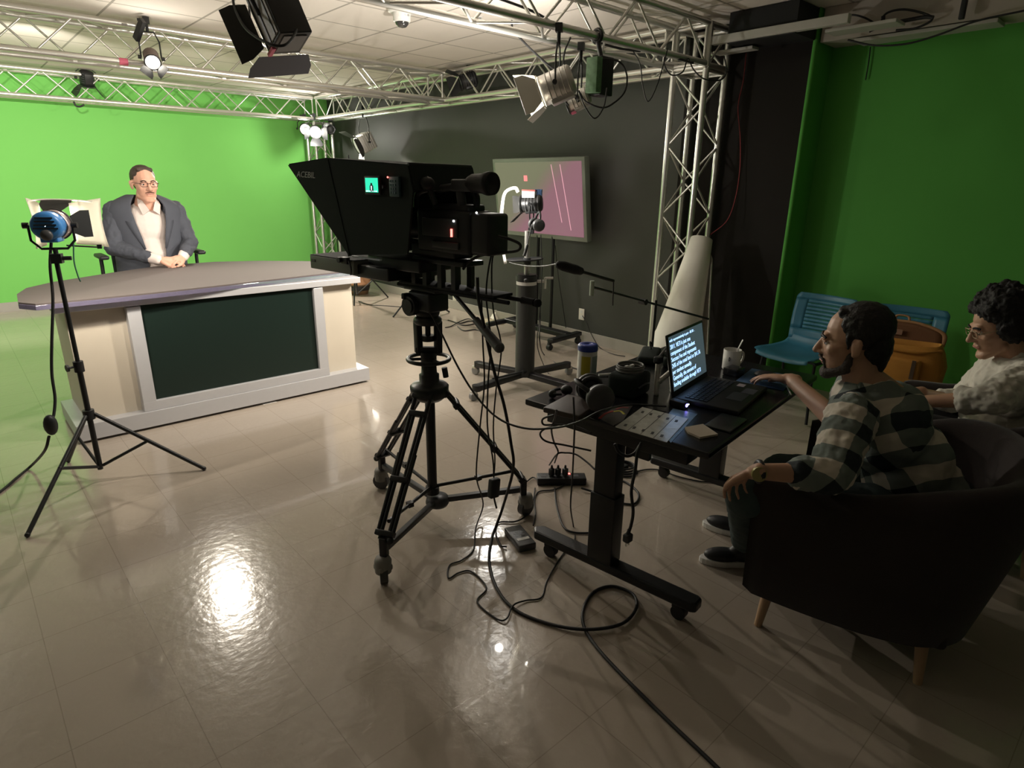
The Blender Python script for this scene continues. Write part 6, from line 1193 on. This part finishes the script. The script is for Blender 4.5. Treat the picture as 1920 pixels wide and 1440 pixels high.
# laptop power brick on the floor
pb = (1.715, 1.817, 0.020)
t = thing('power_adapter', 'large black power brick with a white label lying on the floor', 'power adapter', (pb[0], pb[1], 0), rz=R(72))
MB().box((0, 0, 0.018), (0.175, 0.085, 0.033), bev=0.006).build('case', M_DGREY, t)
m = MB(); m.box((-0.035, 0.0, 0.0352), (0.02, 0.06, 0.0012)); m.build('label', M_WHITE, t)
m = MB()
for i in range(6): m.box((-0.005+0.008*i, 0.0, 0.0352), (0.003, 0.05-0.005*(i % 3), 0.0011))
m.build('label_print', M_GREY, t)
cable('black cable looping from the large power brick on the floor', [(1.629, 1.812, 0.010), (1.620, 1.846, 0.006), (1.670, 1.934, 0.006), (1.742, 1.999, 0.006), (1.806, 1.953, 0.008), (1.876, 1.951, 0.012), (1.962, 2.003, 0.012), (2.033, 2.057, 0.010), (2.125, 2.140, 0.008)], 0.004)
cable('short cable curling under the rear dolly wheel beside the power brick', [(1.837, 1.854, 0.020), (1.932, 1.937, 0.006), (2.023, 2.038, 0.006), (2.113, 2.099, 0.006), (2.196, 2.060, 0.006), (2.308, 2.067, 0.008)], 0.004)
# power strip
sp0 = (2.291, 2.102, 0.000)
t = thing('power_strip', 'black power strip with plugs and a red light on the floor by the table leg', 'power strip', (sp0[0], sp0[1], 0), rz=R(-40))
MB().box((0, 0, 0.022), (0.27, 0.075, 0.042), bev=0.005).build('case', M_BLKP, t)
m = MB()
for i in range(5): m.box((-0.10+0.045*i, 0, 0.0435), (0.028, 0.03, 0.002))
m.build('outlet', M_DGREY, t)
MB().box((0.045, 0.02, 0.0445), (0.012, 0.010, 0.004)).build('switch_light', MATS['red_tally'], t)
for i, (x, lab) in enumerate(((-0.055, 'left black plug standing in the floor power strip'), (-0.02, 'middle black plug standing in the floor power strip'), (0.02, 'right black plug with a pale top in the floor power strip'))):
    pc = Matrix.Translation((sp0[0], sp0[1], 0)) @ Matrix.Rotation(R(-40), 4, 'Z') @ Vector((x, 0.0, 0.0452))
    tp_ = thing('plug', lab, 'plug', pc[:], group='plugs in the power strip')
    m = MB(); m.box((0, 0, 0.022), (0.028, 0.026, 0.042), bev=0.005); m.cyl((0, 0, 0.04), (0, 0, 0.062), 0.008, 0.005); m.build('plug_body', M_BLKP if i < 2 else M_DGREY, tp_)
cable('black cable rising from the left plug of the power strip to the table', [(2.307, 2.173, 0.090), (1.844, 1.725, 0.427), (1.819, 1.696, 0.470), (1.746, 1.654, 0.548), (1.648, 1.576, 0.653), (1.564, 1.481, 0.748), (1.507, 1.419, 0.812)], 0.004)
cable('black cable arching from the power strip behind the table leg', [(2.265, 2.173, 0.090), (1.846, 1.727, 0.434), (1.855, 1.684, 0.454), (1.874, 1.639, 0.456), (1.867, 1.570, 0.447), (1.851, 1.511, 0.439)], 0.004)
cable('thin cable dropping vertically in front of the power strip', [(1.504, 1.340, 0.884), (1.543, 1.363, 0.758), (1.625, 1.434, 0.605), (1.704, 1.503, 0.440), (1.758, 1.553, 0.278), (1.996, 1.740, 0.010), (1.919, 1.659, 0.006), (1.855, 1.626, 0.006)], 0.0035)
cable('black cable loop beneath the left end of the table', [(1.564, 1.487, 0.761), (1.565, 1.543, 0.729), (1.583, 1.555, 0.697), (1.601, 1.501, 0.709), (1.617, 1.421, 0.721), (1.618, 1.348, 0.718)], 0.004)
cable('black cable swinging left under the table and back to the leg', [(1.640, 1.529, 0.690), (1.626, 1.596, 0.653), (1.630, 1.620, 0.619), (1.658, 1.610, 0.587), (1.711, 1.555, 0.574), (1.748, 1.451, 0.575)], 0.004)
cable('cable from the power strip along the floor towards the tripod wheel', [(2.172, 2.152, 0.020), (2.204, 2.235, 0.010), (2.126, 2.217, 0.010), (1.990, 2.176, 0.008)], 0.004)
cable('heavy cable sweeping on the floor from the power strip past the table leg', [(2.300, 1.961, 0.020), (2.337, 1.879, 0.008), (2.348, 1.743, 0.007), (2.402, 1.681, 0.007), (2.507, 1.737, 0.007), (2.559, 1.856, 0.007), (2.539, 1.915, 0.007)], 0.006)
cable('floor cable forming a pointed loop between the brick and the table foot', [(2.210, 2.073, 0.006), (2.089, 1.944, 0.006), (1.962, 1.778, 0.006), (1.955, 1.701, 0.006), (2.019, 1.640, 0.006), (2.099, 1.583, 0.006), (2.155, 1.612, 0.006)], 0.005)
t = thing('hanging_plug', 'black three-pin plug hanging free on its cable beside the table leg', 'plug', (1.475, 1.048, 0.482))
m = MB(); m.box((0, 0, 0.0), (0.030, 0.024, 0.030), bev=0.006); m.cyl((0, 0, 0.012), (0.004, 0, 0.03), 0.008, 0.005); m.build('plug_body', M_BLKP, t)
m = MB(); m.box((-0.007, 0, -0.022), (0.0015, 0.006, 0.016)); m.box((0.007, 0, -0.022), (0.0015, 0.006, 0.016)); m.cyl((0, 0.006, -0.014), (0, 0.006, -0.034), 0.0022, n=8); m.build('prong', M_SILV, t)
cable('black cable hanging from the table front rail down to the free plug', [(1.554, 1.081, 0.787), (1.537, 1.082, 0.753), (1.522, 1.074, 0.704), (1.506, 1.071, 0.633), (1.497, 1.051, 0.567), (1.490, 1.050, 0.521), (1.479, 1.050, 0.496)], 0.0055)
cable('black cable sagging under the table front rail near the leg', [(1.503, 1.150, 0.774), (1.508, 1.134, 0.748), (1.525, 1.114, 0.736), (1.546, 1.099, 0.745), (1.564, 1.093, 0.770)], 0.0055)
t = thing('coiled_cable', 'coil of black cable on the floor behind the table leg', 'cable', (2.666, 1.958, 0.000))
m = MB()
for i in range(4): m.torus((0.005*i, 0.004*i, 0.008+0.009*i), 0.075-0.006*i, 0.005, n=26, m=6)
m.build('coil', M_RUB, t)
m = MB(); m.box((-0.01, 0, 0.03), (0.06, 0.035, 0.03), bev=0.006); m.build('cable_tie', M_BLKP, t)
cable('thin cable running on the floor under the table to the far caster', [(2.703, 1.910, 0.006), (2.791, 1.881, 0.006), (2.839, 1.822, 0.006), (2.845, 1.718, 0.006), (2.885, 1.605, 0.006), (2.948, 1.526, 0.006)], 0.004)
cable('cable running on the floor from the monitor stand to the wipes canister', [(3.499, 3.543, 1.035), (3.502, 3.533, 0.695), (3.540, 3.559, 0.509), (3.434, 3.451, 0.366), (4.111, 4.067, 0.006), (3.983, 3.764, 0.006), (3.995, 3.576, 0.006), (4.000, 3.360, 0.006)], 0.005)
cable('thin cable dropping from the boom microphone pedestal to the floor', [(3.249, 3.286, 1.227), (3.245, 3.261, 0.999), (3.227, 3.245, 0.766), (3.222, 3.250, 0.604), (3.207, 3.245, 0.400), (3.799, 3.741, 0.005), (3.705, 3.606, 0.005)], 0.0035)
cable('thin cable curving down the black wall right of the monitor', [(4.800, 4.634, 0.964), (4.800, 4.570, 0.634), (4.800, 4.481, 0.303), (4.800, 4.431, 0.107)], 0.004)
cable('thin cable along the floor from the wall to the boom stand', [(4.800, 4.205, 0.278), (4.780, 4.124, 0.221), (4.780, 4.059, 0.120), (4.742, 3.897, 0.006), (4.653, 3.652, 0.006), (4.680, 3.529, 0.006)], 0.004)
# red cable above the roll
cable('thin red cable hanging down the dark wall beside the truss column', [(4.780, 2.687, 2.538), (4.780, 2.684, 2.355), (4.780, 2.702, 2.169), (4.780, 2.652, 1.937), (4.780, 2.624, 1.701), (4.750, 2.618, 1.479), (4.700, 2.642, 1.315), (4.660, 2.748, 1.205)], 0.0035, mat('red_cable', (0.30, 0.03, 0.035), 0.5))
# cables on the near truss
cable('black cable sagging from the near truss down to the big bright lamp', [(2.948, 3.293, 2.561), (2.942, 3.275, 2.506), (2.982, 3.201, 2.421), (3.047, 3.096, 2.317), (3.111, 3.004, 2.238), (3.139, 2.943, 2.159), (3.120, 2.852, 2.073)], 0.007)
cable('black cable loop hanging around the big bright lamp', [(3.161, 2.981, 2.452), (3.112, 2.983, 2.357), (3.081, 2.956, 2.230), (3.031, 2.902, 2.099), (3.044, 2.865, 2.043)], 0.0055)
cable('black cable loop swinging to the right of the ballast box', [(3.174, 2.764, 2.308), (3.311, 2.709, 2.304), (3.331, 2.656, 2.227), (3.305, 2.639, 2.133), (3.250, 2.661, 2.070), (3.165, 2.692, 2.029), (3.095, 2.772, 2.065), (3.076, 2.816, 2.126)], 0.0055)
cable('black cable hanging in a point below the ballast box', [(3.043, 2.786, 2.120), (3.053, 2.737, 2.029), (3.082, 2.681, 1.962), (3.137, 2.661, 2.030), (3.174, 2.675, 2.138)], 0.0045)
cable('thin black cable loop hanging from the near truss right of the lamp', [(3.743, 2.953, 2.461), (3.764, 2.892, 2.365), (3.749, 2.845, 2.227), (3.754, 2.795, 2.124), (3.821, 2.780, 2.229), (3.898, 2.787, 2.402), (3.925, 2.792, 2.471)], 0.004)
cable('black cable draped round the head of the right truss column', [(4.105, 2.928, 2.507), (4.072, 2.917, 2.412), (4.092, 2.864, 2.333), (4.158, 2.813, 2.353), (4.205, 2.810, 2.444), (4.218, 2.766, 2.372), (4.261, 2.699, 2.308), (4.443, 2.680, 2.318), (4.489, 2.663, 2.375), (4.501, 2.701, 2.485)], 0.005)
cable('long black cable running along the underside of the near truss', [(2.678, 3.134, 2.611), (2.981, 3.133, 2.588), (3.228, 3.093, 2.523), (3.565, 2.969, 2.452), (3.951, 2.904, 2.456), (4.227, 2.777, 2.415)], 0.008)
# coils below the soffit
t0 = [(4.800, 1.776, 2.588), (4.800, 1.750, 2.654), (4.800, 1.634, 2.656), (4.800, 1.480, 2.587), (4.800, 1.553, 2.543), (4.800, 1.674, 2.546)]
cable('black coiled cable loop hanging under the pale soffit above the green wall', t0, 0.007)
tag(MB().tube([(4.800, 1.767, 2.642), (4.800, 1.745, 2.593), (4.800, 1.623, 2.595), (4.800, 1.519, 2.597), (4.800, 1.474, 2.586)], 0.012, 8).build('cable_bundle', M_RUB), 'thick black cable bundle hooked under the pale soffit', 'cable bundle')
cable('long black cable drooping along the top of the green wall', [(4.800, 1.964, 2.531), (4.800, 1.788, 2.475), (4.800, 1.597, 2.459), (4.800, 1.426, 2.486), (4.800, 1.244, 2.531), (4.800, 1.021, 2.549), (4.800, 0.883, 2.557)], 0.006)
cable('black cable curving over the pale raceway near the soffit', [(4.800, 2.041, 2.679), (4.800, 1.956, 2.678), (4.800, 1.866, 2.642), (4.800, 1.791, 2.585), (4.800, 1.835, 2.560)], 0.006)
cable('black cable loop lying over the long pale raceway', [(4.800, 2.660, 2.686), (4.800, 2.606, 2.664), (4.800, 2.525, 2.667), (4.800, 2.476, 2.687)], 0.004)
cable('thin black cord hanging down the dark green wall', [(5.100, 1.926, 2.525), (5.100, 1.920, 2.433), (5.100, 1.920, 2.314)], 0.004)
cable('black cable hanging under the truss above the bright green wall', [(1.434, 9.150, 2.408), (1.447, 9.150, 2.364), (1.487, 9.150, 2.357), (1.533, 9.150, 2.383)], 0.01)
tag(MB().box((4.800, 1.323, 2.608), (0.03, 0.03, 0.11), bev=0.005).build('black_clip', M_BLKP), 'small black clip on the pale soffit at upper right', 'clip')
